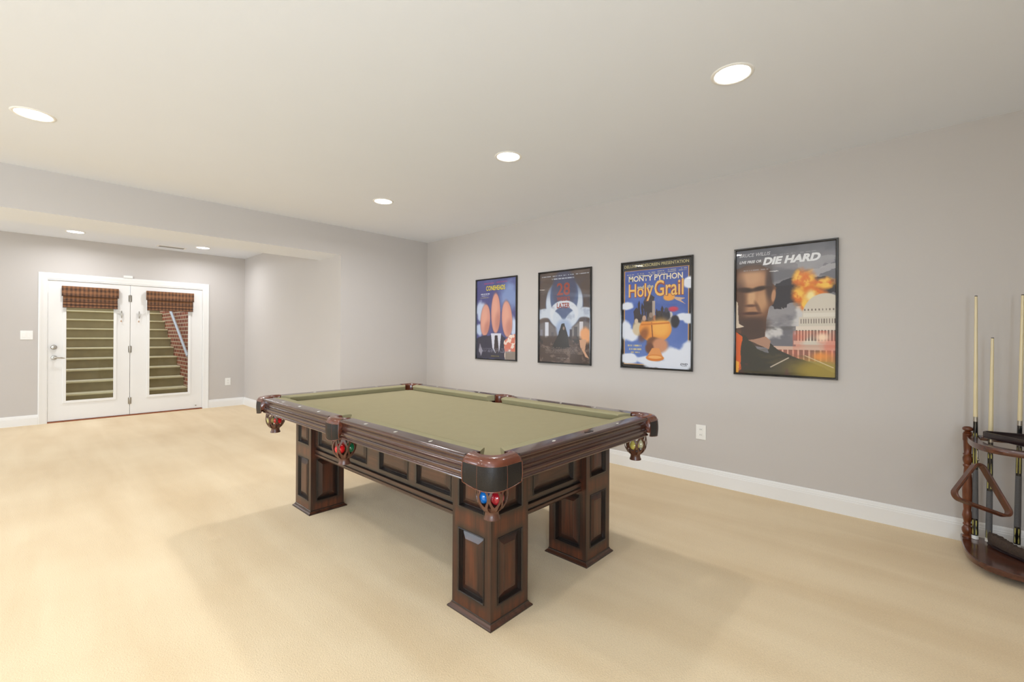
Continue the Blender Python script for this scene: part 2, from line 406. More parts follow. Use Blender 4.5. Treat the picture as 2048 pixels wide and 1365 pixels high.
def leaf(num, x0, x1, g0, g1):
    z0, z1, gz0, gz1 = .020, 2.047, .298, 1.93
    ya, yb = YD+.012, YD+.056
    bm = bmesh.new()
    box(bm, x0, g0, ya, yb, z0, z1); box(bm, g1, x1, ya, yb, z0, z1); box(bm, g0, g1, ya, yb, z0, gz0); box(bm, g0, g1, ya, yb, gz1, z1)
    bmesh.ops.remove_doubles(bm, verts=bm.verts[:], dist=1e-5)
    d = struct('door_%d' % num, bm, M['white'])
    fb = bmesh.new()      # raised lite frame around the pane
    for (a, b_, c0, c1) in ((g0-.032, g0+.006, gz0-.032, gz1+.032), (g1-.006, g1+.032, gz0-.032, gz1+.032)):
        box(fb, a, b_, ya-.012, ya+.001, c0, c1, bev=.004)
    for (c0, c1) in ((gz0-.032, gz0+.006), (gz1-.006, gz1+.032)):
        box(fb, g0+.004, g1-.004, ya-.012, ya+.001, c0, c1, bev=.004)
    obj('glazing_frame', fb, M['white'], d)
    obj('glass_pane', B(g0-.002, g1+.002, ya+.02, ya+.024, gz0-.002, gz1+.002), M['glass'], d)
    return d
dl = leaf(1, .214, 1.112, .396, .925)
dr = leaf(2, 1.118, 2.071, 1.350, 1.877)
bm = bmesh.new(); lathe(bm, .275, YD-.020, [(0, 0), (.026, .002), (.032, .008), (.034, .0305)], 24, 'Y', 1.085); box(bm, .270, .280, YD-.034, YD-.016, 1.068, 1.102, .003)
o = obj('deadbolt', bm, M['nickel'], dl, ang=40)
bm = bmesh.new(); lathe(bm, .278, YD-.004, [(.0, 0), (.028, .002), (.032, .0145)], 24, 'Y', .934); lathe(bm, .278, YD-.045, [(.014, 0), (.011, .02), (.012, .045)], 16, 'Y', .934)
tube(bm, [(.278, YD-.046, .934), (.31, YD-.050, .935), (.35, YD-.050, .932), (.385, YD-.044, .926)], [.011, .009, .008, .006], 10)
obj('door_handle', bm, M['nickel'], dl, ang=40)
for z in (1.837, 1.041, .233):
    bm = bmesh.new(); lathe(bm, 1.115, YD+.004, [(.007, -.055), (.008, -.05), (.008, .05), (.007, .055)], 12, 'Z', z)
    box(bm, 1.094, 1.112, YD+.0095, YD+.0125, z-.05, z+.05); box(bm, 1.118, 1.136, YD+.0095, YD+.0125, z-.05, z+.05)
    obj('hinge', bm, M['nickel'], dl, ang=40)
bm = bmesh.new(); lathe(bm, 1.98, YD-.018, [(.008, 0), (.009, .01), (.004, .012), (.004, .031)], 12, 'Y', .068)
obj('door_stop', bm, M['nickel'], dr, ang=40)

def shade(x0, x1, lab, cordx, side):
    t = thing('roman_shade', ((x0+x1)/2, YD-.02, 1.66), lab, 'blind', 'woven roman shades on the glass doors')
    yf = YD-.008
    bm = bmesh.new(); box(bm, x0-.006, x1+.006, yf-.045, yf+.006, 1.832, 1.972, .004); rel(obj('valance', bm, M['reed']), t)
    bm = bmesh.new(); box(bm, x0-.008, x1+.008, yf-.047, yf-.010, 1.826, 1.8325, .001); rel(obj('valance_hem', bm, M['reed_edge']), t)
    bm = bmesh.new()
    for i, (a, b_) in enumerate(((1.665, 1.700), (1.703, 1.745), (1.748, 1.829))):
        box(bm, x0+.006, x1-.006, yf-.033+.003*i, yf+.004, a, b_, .004)
    rel(obj('stacked_fold', bm, M['reed']), t)
    bm = bmesh.new()
    for z in (1.7015, 1.7465, 1.663): box(bm, x0+.005, x1-.005, yf-.0345, yf-.004, z-.0035, z+.0035)
    rel(obj('fold_binding', bm, M['reed_edge']), t)
    # cord wrapped on its cleat with a hanging tassel
    c = thing('cord_cleat', (cordx, YD+.006, 1.58), lab2[side], 'cord cleat', 'cord cleats on the doors')
    bm = bmesh.new(); box(bm, cordx-.007, cordx+.007, YD-.010, YD+.013, 1.555, 1.605, .003); box(bm, cordx-.006, cordx+.006, YD-.018, YD-.008, 1.525, 1.640, .004)
    rel(obj('cleat', bm, M['nickel']), c)
    bm = bmesh.new()
    xs = x1-.02 if side == 0 else x0+.02
    tube(bm, [(xs, YD-.016, 1.665), ((xs+cordx)/2, YD-.014, 1.612), (cordx, YD-.016, 1.585), (cordx-.003, YD-.016, 1.53), (cordx-.004, YD-.010, 1.495)], .0016, 6)
    for i in range(5): tube(bm, [(cordx-.008, YD-.020, 1.56+.009*i), (cordx+.008, YD-.020, 1.563+.009*i)], .002, 6)
    rel(obj('cord', bm, M['plate']), c)
    bm = bmesh.new(); lathe(bm, cordx-.004, YD-.010, [(.0, .03), (.005, .026), (.010, .004), (.009, 0), (0, 0)], 12, 'Z', 1.466)
    rel(obj('tassel', bm, pmat('tan wooden tassel', (176, 140, 110), .5)), c)
lab2 = ['silver cord cleat with tassel on the left door beside its shade', 'silver cord cleat with tassel on the right door beside its shade']
shade(.357, .967, 'woven brown roman shade pulled up on the left glass door', 1.010, 0)
shade(1.314, 1.934, 'woven brown roman shade pulled up on the right glass door', 1.222, 1)

# outdoor stairwell seen through the panes
st = thing('concrete_staircase', (.8, 10.37, -.05), 'olive concrete outdoor stairs with pale nosings beyond the glass doors', 'stairs')
for i in range(-1, 11):
    y = 10.37+.295*i; z = .282+.184*i
    r = B(-.448, 2.098, y+.012, y+.307, z-.184, z-.028); rel(obj('step', r, M['riser']), st)
    r = bmesh.new(); box(r, -.448, 2.098, y-.012, y+.307, z-.028, z, .006); rel(obj('nosing', r, M['nosing']), st)
struct('floor_areaway', B(-.6, 2.25, YD+.15, 14.2, -.25, -.05), M['riser'])
struct('wall_brick', B(2.1, 2.3, YD+.15, 14.2, -.05, 3.6), M['brick'])
struct('wall_brick_left', B(-.65, -.45, YD+.15, 14.2, -.05, 3.6), M['brick'])
t = thing('handrail', (2.03, 10.8, 1.3), 'pale blue metal handrail sloping up the brick wall behind the right door', 'handrail')
bm = bmesh.new(); tube(bm, [(2.03, 10.03, .88), (2.03, 11.60, 1.83), (2.03, 12.6, 2.44)], .024, 12); rel(obj('rail_pipe', bm, M['railpipe'], ang=40), t)
for y in (10.25, 11.6, 12.5):
    z = .88+(y-10.03)*.605
    bm = bmesh.new(); tube(bm, [(2.03, y, z-.02), (2.05, y, z-.05), (2.098, y, z-.06)], .008, 8); rel(obj('bracket', bm, M['nickel']), t)

# ------------------------------------------------------------------ small wall fittings
def outlet(loc, axis, label):
    """duplex outlet; axis 'X' = on a wall facing -X, 'Y' = wall facing -Y"""
    t = thing('wall_outlet', loc, label, 'outlet', None, rz=0)
    def f(d0, d1, a0, a1, z0, z1, bev=0):
        bm = bmesh.new()
        if axis == 'X': box(bm, -d1, -d0, a0, a1, z0, z1, bev)
        else: box(bm, a0, a1, -d1, -d0, z0, z1, bev)
        return bm
    obj('cover_plate', f(0, .006, -.043, .043, -.064, .064, .002), M['plate'], t)
    for z in (-.024, .024):
        s = obj('receptacle', f(.006, .0085, -.017, .017, z-.014, z+.014, .001), M['plate'], t)
        for a in (-.006, .006): obj('slot', f(.0085, .009, a-.0012, a+.0012, z-.005, z+.006), M['slot'], s)
    return t
outlet((XR, 1.482, .446), 'X', 'white duplex outlet low on the grey poster wall right of the pool table')
outlet((2.460, YD, .440), 'Y', 'white duplex outlet low on the far wall right of the glass doors')
t = thing('light_switch', (.009, YD, 1.258), 'white two-gang light switch plate left of the glass doors', 'light switch')
bm = bmesh.new(); box(bm, -.060, .060, -.006, 0, -.062, .062, .002); obj('cover_plate', bm, M['plate'], t)
for x in (-.024, .024):
    bm = bmesh.new(); box(bm, x-.017, x+.017, -.0095, -.006, -.034, .034, .001); obj('rocker', bm, M['plate'], t)
t = thing('door_sensor', (1.086, YD, 2.152), 'small white alarm sensor box on top of the door casing', 'sensor')
bm = bmesh.new(); box(bm, -.055, .055, -.026, 0, 0, .038, .004); obj('housing', bm, M['plate'], t)
t = thing('ceiling_vent', (1.57, 8.83, H), 'white slotted air vent in the alcove ceiling above the glass doors', 'vent')
bm = bmesh.new(); box(bm, -.19, .19, -.065, .065, -.008, 0, .002); obj('vent_frame', bm, M['plate'], t)
bm = bmesh.new()
for i in range(7): box(bm, -.16, .16, -.050+.0155*i, -.050+.0155*i+.007, -.0095, -.0079)
obj('vent_slots', bm, pmat('shaded vent slot', (150, 147, 144), .6), t)

# ------------------------------------------------------------------ recessed downlights
E_LENS = emis('lit downlight lens', (1.0, 0.95, 0.88), 14.0)
def downlight(x, y, label, w=None, col=(0.96, 0.97, 1.0)):
    t = thing('recessed_light', (x, y, H), label, 'ceiling light', 'recessed ceiling lights')
    bm = bmesh.new(); lathe(bm, 0, 0, [(.084, -.001), (.086, -.004), (.094, -.006), (.102, -.003), (.104, 0)], 48, cap=False); obj('trim_ring', bm, M['plate'], t, smooth=True)
    bm = bmesh.new(); lathe(bm, 0, 0, [(.0, -.0035), (.05, -.003), (.085, -.0015)], 48, cap=False); obj('lens', bm, E_LENS, t, smooth=True)
    area_light('downlight_lamp', (x, y, H-.012), (0, 0, 0), .15, (ALC_W if y > 6 else LEFT_W*(3.5 if x < -1 and y > 4 else 1) if x < 1 else CAN_W if y < 1 else MID_W if y < 3 else FAR_W), col, spread=math.radians(165))
downlight(2.506, .764, 'lit recessed ceiling light nearest the poster of the burning dome')
downlight(2.513, 2.380, 'lit recessed ceiling light above the middle of the pool table')
downlight(2.496, 4.132, 'lit recessed ceiling light farthest back, nearest the room corner')
downlight(.028, 4.142, 'lit recessed ceiling light at the left edge of the picture, in front of the beam')
downlight(.454, 8.511, 'small lit recessed light above the left glass door in the alcove ceiling')
downlight(1.921, 8.524, 'small lit recessed light above the right glass door in the alcove ceiling')
for x, y, w in ((.028, 2.38, 'over the open carpet left of the pool table'), (.028, .764, 'nearest overhead of the camera'), (-2.45, 4.14, 'in the row farthest left, next to the beam'),
                (-2.45, 2.38, 'in the row farthest left, middle of the row'), (-2.45, .764, 'in the row farthest left, nearest the back wall'), (-2.4, 8.52, 'in the alcove left of the glass doors')):
    downlight(x, y, 'lit recessed ceiling light '+w)


# ------------------------------------------------------------------ pool table
TX0, TX1, TY0, TY1 = 1.178, 2.596, 1.189, 3.721
TCX, TCY = (TX0+TX1)/2, (TY0+TY1)/2
ZT, ZB = .820, .776          # rail top, playing surface
table = thing('pool_table', (TCX, TCY, 0), 'large walnut pool table with olive cloth and panelled square legs', 'pool table')
SIDE = {'left': lambda o, s: (TX0+o, s), 'right': lambda o, s: (TX1-o, s), 'near': lambda o, s: (s, TY0+o), 'far': lambda o, s: (s, TY1-o)}
RPROF = [(.081, .819), (.014, .8205), (.007, .8195), (.002, .816), (0, .811), (.001, .806), (.005, .802), (.009, .800), (.013, .795), (.017, .787), (.018, .780), (.015, .773), (.009, .7685),
         (.006, .767), (.010, .7645), (.015, .762), (.016, .756), (.015, .751), (.008, .750), (.006, .746), (.007, .738), (.010, .731), (.007, .726), (.003, .724), (.002, .720), (.005, .716), (.03, .715), (.081, .735)]
def extr(name, prof, side, e0, e1, mt, ang=35):
    """e0,e1: functions o -> s of the two ends"""
    f = SIDE[side]; bm = bmesh.new(); rings = []
    nseg = 8
    for i in range(nseg+1):
        t = i/nseg
        rings.append([bm.verts.new(f(o, e0(o)*(1-t)+e1(o)*t)+(z,)) for o, z in prof])
    n = len(prof)
    for a, b_ in zip(rings, rings[1:]):
        for k in range(n): bm.faces.new((a[k], a[(k+1) % n], b_[(k+1) % n], b_[k]))
    bm.faces.new(rings[0]); bm.faces.new(rings[-1])
    return rel(obj(name, bm, mt, ang=ang), table)
CPROF = [(.080, .8190), (.12, .8175), (.143, .8150), (.1485, .8125), (.1505, .8085), (.149, .8045), (.138, .788), (.133, ZB+.001), (.080, ZB+.001)]
segs = [('left', TY0, TCY, 'c', 's'), ('left', TCY, TY1, 's', 'c'), ('right', TY0, TCY, 'c', 's'), ('right', TCY, TY1, 's', 'c'), ('near', TX0, TX1, 'c', 'c'), ('far', TX0, TX1, 'c', 'c')]
for side, a, b_, ka, kb in segs:
    wa = .150 if ka == 'c' else .070; wb = .150 if kb == 'c' else .070
    mt = M['rail_y'] if side in ('left', 'right') else M['rail_x']
    r = extr('rail', RPROF, side, (lambda o, a=a, w=wa: a+w), (lambda o, b_=b_, w=wb: b_-w), mt)
    ca = (lambda o, a=a, k=ka: a+((.151+(o-.08)*.66) if k == 'c' else (.060+(o-.08)*.28)))
    cb = (lambda o, b_=b_, k=kb: b_-((.151+(o-.08)*.66) if k == 'c' else (.060+(o-.08)*.28)))
    extr('cushion', CPROF, side, ca, cb, M['cushion'])
    f = SIDE[side]
    marks = [TCX-.279, TCX+.279] if side in ('near', 'far') else [(TCY-.279*k if ka == 'c' else TCY+.279*k) for k in (1, 2, 3)]
    for s in marks:      # diamond sights let into the rail top
        bm = bmesh.new(); hl, hw = .0135, .0060
        pts = [f(.042-hw, s), f(.042, s+hl), f(.042+hw, s), f(.042, s-hl)] if side in ('near', 'far') else [f(.042-hl*.9, s), f(.042, s+hw), f(.042+hl*.9, s), f(.042, s-hw)]
        prism(bm, pts, ZT-.003, ZT+.0018); obj('sight', bm, M['pearl'], r)
    if side == 'near':
        bm = bmesh.new(); cx_, cy_ = f(.040, TCX)
        prism(bm, [(cx_+.034*math.cos(t)*(1+.12*math.cos(6*t)), cy_+.014*math.sin(t)*(1+.12*math.cos(6*t))) for t in [2*PI*i/40 for i in range(40)]], ZT-.003, ZT+.002)
        np_ = obj('nameplate', bm, M['cap'], r); np_['label'] = 'small dark oval nameplate on the rail'
    for e, w in ((a+wa, 1), (b_-wb, -1)):   # dark polished bead closing each rail end
        bm = bmesh.new(); o_ = .012
        p = Vector(f(o_, e)+(.812,)); q = Vector(f(o_, e+w*.022)+(.815,))
        tube(bm, [p, p.lerp(q, .25), p.lerp(q, .6), q], [.006, .0095, .0085, .003], 12)
        rel(obj('rail_cap', bm, M['cap'], smooth=True), table)

# playing surface with bites at the six pockets
def bed_poly():
    P = []; o = .125
    def cor(sx, sy, cx, cy, a0, a1, n=12):
        for i in range(n+1):
            t = math.radians(a0+(a1-a0)*i/n); P.append((cx+sx*(.117+.062*math.cos(t)), cy+sy*(.117+.062*math.sin(t))))
    def sid(sx, cx, up):
        for i in range(13):
            t = math.radians(37+(143-37)*i/12)   # o grows with sin, s with cos
            s = math.cos(t)*.058*(-1 if up else 1)
            P.append((cx+sx*(.090+.058*math.sin(t)), TCY+s))
    cor(1, 1, TX0, TY0, 82.6, 7.4)
    cor(-1, 1, TX1, TY0, 7.4, 82.6)
    sid(-1, TX1, True)
    cor(-1, -1, TX1, TY1, 82.6, 7.4)
    cor(1, -1, TX0, TY1, 7.4, 82.6)
    sid(1, TX0, False)
    return P
bm = bmesh.new(); prism(bm, bed_poly(), ZB-.034, ZB)
bmesh.ops.triangulate(bm, faces=[f for f in bm.faces if len(f.verts) > 4])
rel(obj('playing_surface', bm, M['cloth'], ang=30), table)
rel(obj('cabinet_underside', B(1.42, 2.354, 1.44, 3.47, .70, .742), M['darkwood']), table)

# pockets -------------------------------------------------------------
def ribbon(bm, pts, rad, w, t):
    rings = []
    for i, p in enumerate(pts):
        p = Vector(p); r = Vector(rad[i]).normalized()
        d = (Vector(pts[min(i+1, len(pts)-1)])-Vector(pts[max(i-1, 0)])).normalized()
        s = d.cross(r).normalized()
        w_ = w[i] if isinstance(w, list) else w
        rings.append([bm.verts.new(p+s*w_+r*t), bm.verts.new(p-s*w_+r*t), bm.verts.new(p-s*w_-r*t), bm.verts.new(p+s*w_-r*t)])
    for a, b_ in zip(rings, rings[1:]):
        for k in range(4): bm.faces.new((a[k], a[(k+1) % 4], b_[(k+1) % 4], b_[k]))
    bm.faces.new(rings[0]); bm.faces.new(rings[-1])
def basket(cx, cy, parent):
    def R(z):
        return float(np.interp(z, [.575, .585, .60, .625, .655, .69, .72], [.026, .030, .045, .061, .066, .062, .060]))
    bm = bmesh.new(); n = 16; z0, z1 = .712, .586
    for k in range(n):
        pts, rad = [], []
        for i in range(19):
            tau = i/18; z = z0+(z1-z0)*tau
            a = 2*PI*k/n + (-1)**k*(PI/n)*.80*math.cos(2*PI*1.0*tau)
            d = (math.cos(a), math.sin(a), 0); r = R(z)
            pts.append((cx+d[0]*r, cy+d[1]*r, z)); rad.append(d)
        ribbon(bm, pts, rad, [0.0085-.0040*math.sin(PI*min(1, i/18*1.0))**.7 + (.002 if i > 14 else 0) for i in range(19)], .0014)
    lathe(bm, cx, cy, [(.0615, .722), (.0635, .716), (.0635, .704), (.061, .700), (.059, .704), (.059, .722)], 28, cap=False)
    b_ = obj('ball_basket', bm, M['strap'], parent, ang=40)
    bm = bmesh.new(); lathe(bm, cx, cy, [(.043, .606), (.035, .597), (.030, .588), (.028, .578), (.029, .568), (.034, .556), (.034, .552), (.0, .554)], 24)
    obj('basket_cup', bm, M['strap'], b_, ang=40)
def pocket_body(fr, outer, inner, z_low, name):
    """loft the leather rim between two plan curves; fr maps (a,b)->(x,y)"""
    n = len(outer); bm = bmesh.new()
    prof = [(0, .794), (.03, .803), (.10, .813), (.22, .821), (.42, .8245), (.65, .8245), (.85, .822), (.97, .816), (1.0, .806), (1.0, .775), (1.0, .735)]
    rings = []
    for i in range(n):
        O, I = Vector(outer[i]), Vector(inner[i])
        ring = []
        for k, z in prof:
            p = O.lerp(I, k); ring.append(bm.verts.new(fr(p.x, p.y)+(z,)))
        rings.append(ring)
    for a, b_ in zip(rings, rings[1:]):
        for k in range(len(prof)-1): bm.faces.new((a[k], a[k+1], b_[k+1], b_[k]))
    for r in (rings[0], rings[-1]): bm.faces.new(r + [bm.verts.new((r[0].co.x, r[0].co.y, .735))])
    rim = rel(obj(name, bm, M['copper'], smooth=True), table)
    rim['label'] = 'burnished brown leather rim'
    # shield hanging down the outside, lowest in the middle, with stitched piping and two seams
    bm = bmesh.new(); top, bot = [], []; G = []
    for i in range(n):
        t = i/(n-1); zl = z_low[0]+(z_low[1]-z_low[0])*math.sin(PI*t)**.8
        col = []
        for j in range(6):
            z = .796+(zl-.796)*j/5
            O = Vector(outer[i]); nrm = (Vector(outer[i])-Vector(inner[i])).normalized()
            q = O+nrm*(.004*math.sin(PI*min(1, j/5))); col.append(fr(q.x, q.y)+(z,))
        G.append(col)
    vv = [[bm.verts.new(p) for p in c] for c in G]
    for a, b_ in zip(vv, vv[1:]):
        for j in range(5): bm.faces.new((a[j], a[j+1], b_[j+1], b_[j]))
    r_ = bmesh.ops.solidify(bm, geom=bm.faces[:], thickness=.003)
    sh = obj('pocket_shield', bm, M['leather'], rim, ang=50); sh['label'] = 'dark leather shield'
    bm = bmesh.new()
    loop = [G[i][0] for i in range(n)] + [G[-1][j] for j in range(1, 6)] + [G[i][5] for i in range(n-2, -1, -1)] + [G[0][j] for j in range(4, 0, -1)]
    tube(bm, loop, .0022, 6, closed=True)
    for q in (int(n*.30), int(n*.70)): tube(bm, [Vector(p) for p in G[q]], .0008, 6)
    obj('piping', bm, M['copper'], rim, ang=60)
    return rim
def corner_pocket(cx, cy, sx, sy):
    fr = lambda a, b_: (cx+sx*a, cy+sy*b_)
    n = 33; outer, inner = [], []
    e, r = -.010, .080
    for i in range(n):
        t = i/(n-1)
        # outer: straight, quarter arc, straight
        L1 = .155-(e+r); La = r*PI/2; Lt = 2*L1+La; s = t*Lt
        if s < L1: outer.append((.155-s, e))
        elif s < L1+La:
            a = (s-L1)/r; outer.append((e+r-r*math.sin(a), e+r-r*math.cos(a)))
        else: outer.append((e, e+r+(s-L1-La)))
        a = math.radians(-38-(360-2*7-0)*0 - (90+76)*t*1.0)   # from -38 deg down to -204 deg
        inner.append((.117+.060*math.cos(math.radians(-42-186*t)), .117+.060*math.sin(math.radians(-42-186*t))))
    rim = pocket_body(fr, outer, inner, (.716, .700), 'corner_pocket')
    basket(*fr(.105, .105), rim)
def side_pocket(cx, sx):
    fr = lambda a, b_: (cx+sx*b_, TCY+a)      # a along the rail, b inward
    n = 33; outer, inner = [], []
    for i in range(n):
        t = i/(n-1); a = -.074+.148*t
        outer.append((a, -.004-.022*math.sin(PI*t)**.5))
        ang = math.radians(180+8+(-16+180)*t)
        inner.append((.052*math.cos(ang)*(1.05), .088+.052*math.sin(ang)))
    rim = pocket_body(fr, outer, inner, (.714, .700), 'side_pocket')
    basket(*fr(0, .065), rim)
corner_pocket(TX0, TY0, 1, 1); corner_pocket(TX1, TY0, -1, 1); corner_pocket(TX0, TY1, 1, -1); corner_pocket(TX1, TY1, -1, -1)
side_pocket(TX0, 1); side_pocket(TX1, -1)

# panelled cabinet work --------------------------------------------------
def cuts(vals, step=.018):
    vals = sorted(set(round(v, 5) for v in vals)); out = []
    for a, b_ in zip(vals, vals[1:]):
        k = max(1, int(math.ceil((b_-a)/step)))
        out += [a+(b_-a)*i/k for i in range(k)]
    return out+[vals[-1]]
def sm(d, a, b_):
    t = min(1, max(0, (d-a)/(b_-a))); return 1-t*t*(3-2*t)
def frame_face(bm, O, u, v, n, W, Hh, panels, fields, edge_uv=(1, 1)):
    """a flat frame with sunk raised-and-fielded panels; O origin, u,v axes, n outward normal"""
    lay = bm.verts.layers.float.get('burnish') or bm.verts.layers.float.new('burnish')
    O, u, v, n = Vector(O), Vector(u), Vector(v), Vector(n)
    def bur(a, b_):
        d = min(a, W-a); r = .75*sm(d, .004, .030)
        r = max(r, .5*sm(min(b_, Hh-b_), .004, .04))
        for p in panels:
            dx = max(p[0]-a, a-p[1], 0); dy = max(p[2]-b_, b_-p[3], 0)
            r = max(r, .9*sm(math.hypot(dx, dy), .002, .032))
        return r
    us = cuts([0, W]+[x for p in panels for x in p[:2]]); vs2 = cuts([0, Hh]+[x for p in panels for x in p[2:]])
    grid = {}
    def gv(i, j):
        if (i, j) not in grid:
            w = bm.verts.new(O+u*us[i]+v*vs2[j]); w[lay] = bur(us[i], vs2[j]); grid[(i, j)] = w
        return grid[(i, j)]
    for i in range(len(us)-1):
        for j in range(len(vs2)-1):
            a, b_ = (us[i]+us[i+1])/2, (vs2[j]+vs2[j+1])/2
            if any(p[0] < a < p[1] and p[2] < b_ < p[3] for p in panels): continue
            bm.faces.new((gv(i, j), gv(i+1, j), gv(i+1, j+1), gv(i, j+1)))
    for p in panels:
        def ring(B_, L, ins, dep, bv):
            q = []
            for a, b_ in ((p[0]+ins, p[2]+ins), (p[1]-ins, p[2]+ins), (p[1]-ins, p[3]-ins), (p[0]+ins, p[3]-ins)):
                w = B_.verts.new(O+u*a+v*b_+n*dep); w[L] = bv; q.append(w)
            return q
        rs = [ring(bm, lay, i_, d_, 1.0) for i_, d_ in ((0, 0), (.0, .002), (.003, .0035), (.006, .001), (.008, -.008), (.011, -.017), (.019, -.017))]
        for a, b_ in zip(rs, rs[1:]):
            for k in range(4): bm.faces.new((a[k], a[(k+1) % 4], b_[(k+1) % 4], b_[k]))
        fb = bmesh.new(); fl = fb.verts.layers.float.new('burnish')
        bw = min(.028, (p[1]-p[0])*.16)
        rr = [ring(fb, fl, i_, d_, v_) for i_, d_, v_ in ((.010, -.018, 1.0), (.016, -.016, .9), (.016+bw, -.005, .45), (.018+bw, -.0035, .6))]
        for a, b_ in zip(rr, rr[1:]):
            for k in range(4): fb.faces.new((a[k], a[(k+1) % 4], b_[(k+1) % 4], b_[k]))
        i0 = .018+bw; a0, a1, b0, b1 = p[0]+i0, p[1]-i0, p[2]+i0, p[3]-i0
        if a1 > a0 and b1 > b0:
            uu = cuts([a0, a1], .02); v2 = cuts([b0, b1], .02)
            g = [[fb.verts.new(O+u*x+v*y+n*-.0035) for y in v2] for x in uu]
            for ix, x in enumerate(uu):
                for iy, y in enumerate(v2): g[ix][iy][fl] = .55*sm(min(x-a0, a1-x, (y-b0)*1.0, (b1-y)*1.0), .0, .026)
            for ix in range(len(uu)-1):
                for iy in range(len(v2)-1): fb.faces.new((g[ix][iy], g[ix+1][iy], g[ix+1][iy+1], g[ix][iy+1]))
        fields.append(fb)
def leg(x0, x1, y0, y1):
    W, D = x1-x0, y1-y0; Z0, Z1 = .0, .722
    bm = bmesh.new(); fields = []
    def pans(w): return [(.042, w-.042, .087, .388), (.042, w-.042, .488, .700)]
    frame_face(bm, (x0, y1, Z0), (0, -1, 0), (0, 0, 1), (-1, 0, 0), D, Z1, pans(D), fields)
    frame_face(bm, (x0, y0, Z0), (1, 0, 0), (0, 0, 1), (0, -1, 0), W, Z1, pans(W), fields)
    frame_face(bm, (x1, y0, Z0), (0, 1, 0), (0, 0, 1), (1, 0, 0), D, Z1, pans(D), fields)
    frame_face(bm, (x1, y1, Z0), (-1, 0, 0), (0, 0, 1), (0, 1, 0), W, Z1, pans(W), fields)
    bm.faces.new([bm.verts.new(p) for p in ((x0, y0, Z1), (x1, y0, Z1), (x1, y1, Z1), (x0, y1, Z1))])
    me = bpy.data.meshes.new('leg'); bm.to_mesh(me); bm.free()
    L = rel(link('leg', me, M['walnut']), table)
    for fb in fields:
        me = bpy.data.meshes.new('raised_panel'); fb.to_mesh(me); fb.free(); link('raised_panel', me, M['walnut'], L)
    bm = bmesh.new(); lay = bm.verts.layers.float.new('burnish'); rings = []
    for off, z, bv in ((.018, 0, .8), (.018, .005, .6), (.015, .009, .2), (.009, .013, .0), (.004, .019, .3), (.003, .024, 1), (0, .026, 1)):
        q = []
        for p in ((x0-off, y0-off), (x1+off, y0-off), (x1+off, y1+off), (x0-off, y1+off)):
            w = bm.verts.new(p+(z,)); w[lay] = bv; q.append(w)
        rings.append(q)
    for a, b_ in zip(rings, rings[1:]):
        for k in range(4): bm.faces.new((a[k], a[(k+1) % 4], b_[(k+1) % 4], b_[k]))
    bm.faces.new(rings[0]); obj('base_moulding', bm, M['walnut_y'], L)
LX = ((1.390, 1.638), (2.136, 2.384)); LY = ((1.407, 1.668), (3.242, 3.503))
for xx in LX:
    for yy in LY: leg(*xx, *yy)
def apron(side):
    BAR = [(.014, .484), (.014, .466), (.005, .464), (0, .461), (-.001, .444), (.004, .441), (.005, .434), (-.001, .431), (-.002, .420), (.003, .412), (.010, .408), (.060, .408), (.060, .484)]
    long_ = side in ('left', 'right')
    a, b_ = (LY[0][1], LY[1][0]) if long_ else (LX[0][1], LX[1][0])
    c = {'left': 1.420, 'right': 2.354, 'near': 1.440, 'far': 3.470}[side]
    sg = 1 if side in ('left', 'near') else -1
    bm = bmesh.new(); fields = []; L = b_-a
    if long_:
        pans = [(1.717-a, 2.010-a, .014, .206), (2.083-a, 2.380-a, .014, .206), (2.520-a, 2.820-a, .014, .206), (2.897-a, 3.190-a, .014, .206)]
        O = (c, b_, .484) if sg > 0 else (c, a, .484); u = (0, -sg, 0); n_ = (-sg, 0, 0)
        if sg > 0: pans = [(L-p[1], L-p[0], p[2], p[3]) for p in pans]
    else:
        pans = [(.075, L-.075, .014, .206)]
        O = (a, c, .484) if sg > 0 else (b_, c, .484); u = (sg, 0, 0); n_ = (0, -sg, 0)
    frame_face(bm, O, u, (0, 0, 1), n_, L, .236, pans, fields)
    me = bpy.data.meshes.new('cabinet_apron'); bm.to_mesh(me); bm.free()
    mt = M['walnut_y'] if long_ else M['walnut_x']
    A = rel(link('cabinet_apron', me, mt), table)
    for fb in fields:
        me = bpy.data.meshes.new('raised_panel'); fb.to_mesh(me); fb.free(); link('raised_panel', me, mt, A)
    bm = bmesh.new(); lay = bm.verts.layers.float.new('burnish'); rings = []
    for s in (a, b_):
        q = []
        for o_, z in BAR:
            w = bm.verts.new((c+sg*o_, s, z) if long_ else (s, c+sg*o_, z)); w[lay] = 1.0 if o_ > .003 else .35; q.append(w)
        rings.append(q)
    n = len(BAR)
    for k in range(n): bm.faces.new((rings[0][k], rings[0][(k+1) % n], rings[1][(k+1) % n], rings[1][k]))
    bm.faces.new(rings[0]); bm.faces.new(rings[1])
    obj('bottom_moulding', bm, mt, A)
for s in ('left', 'right', 'near', 'far'): apron(s)

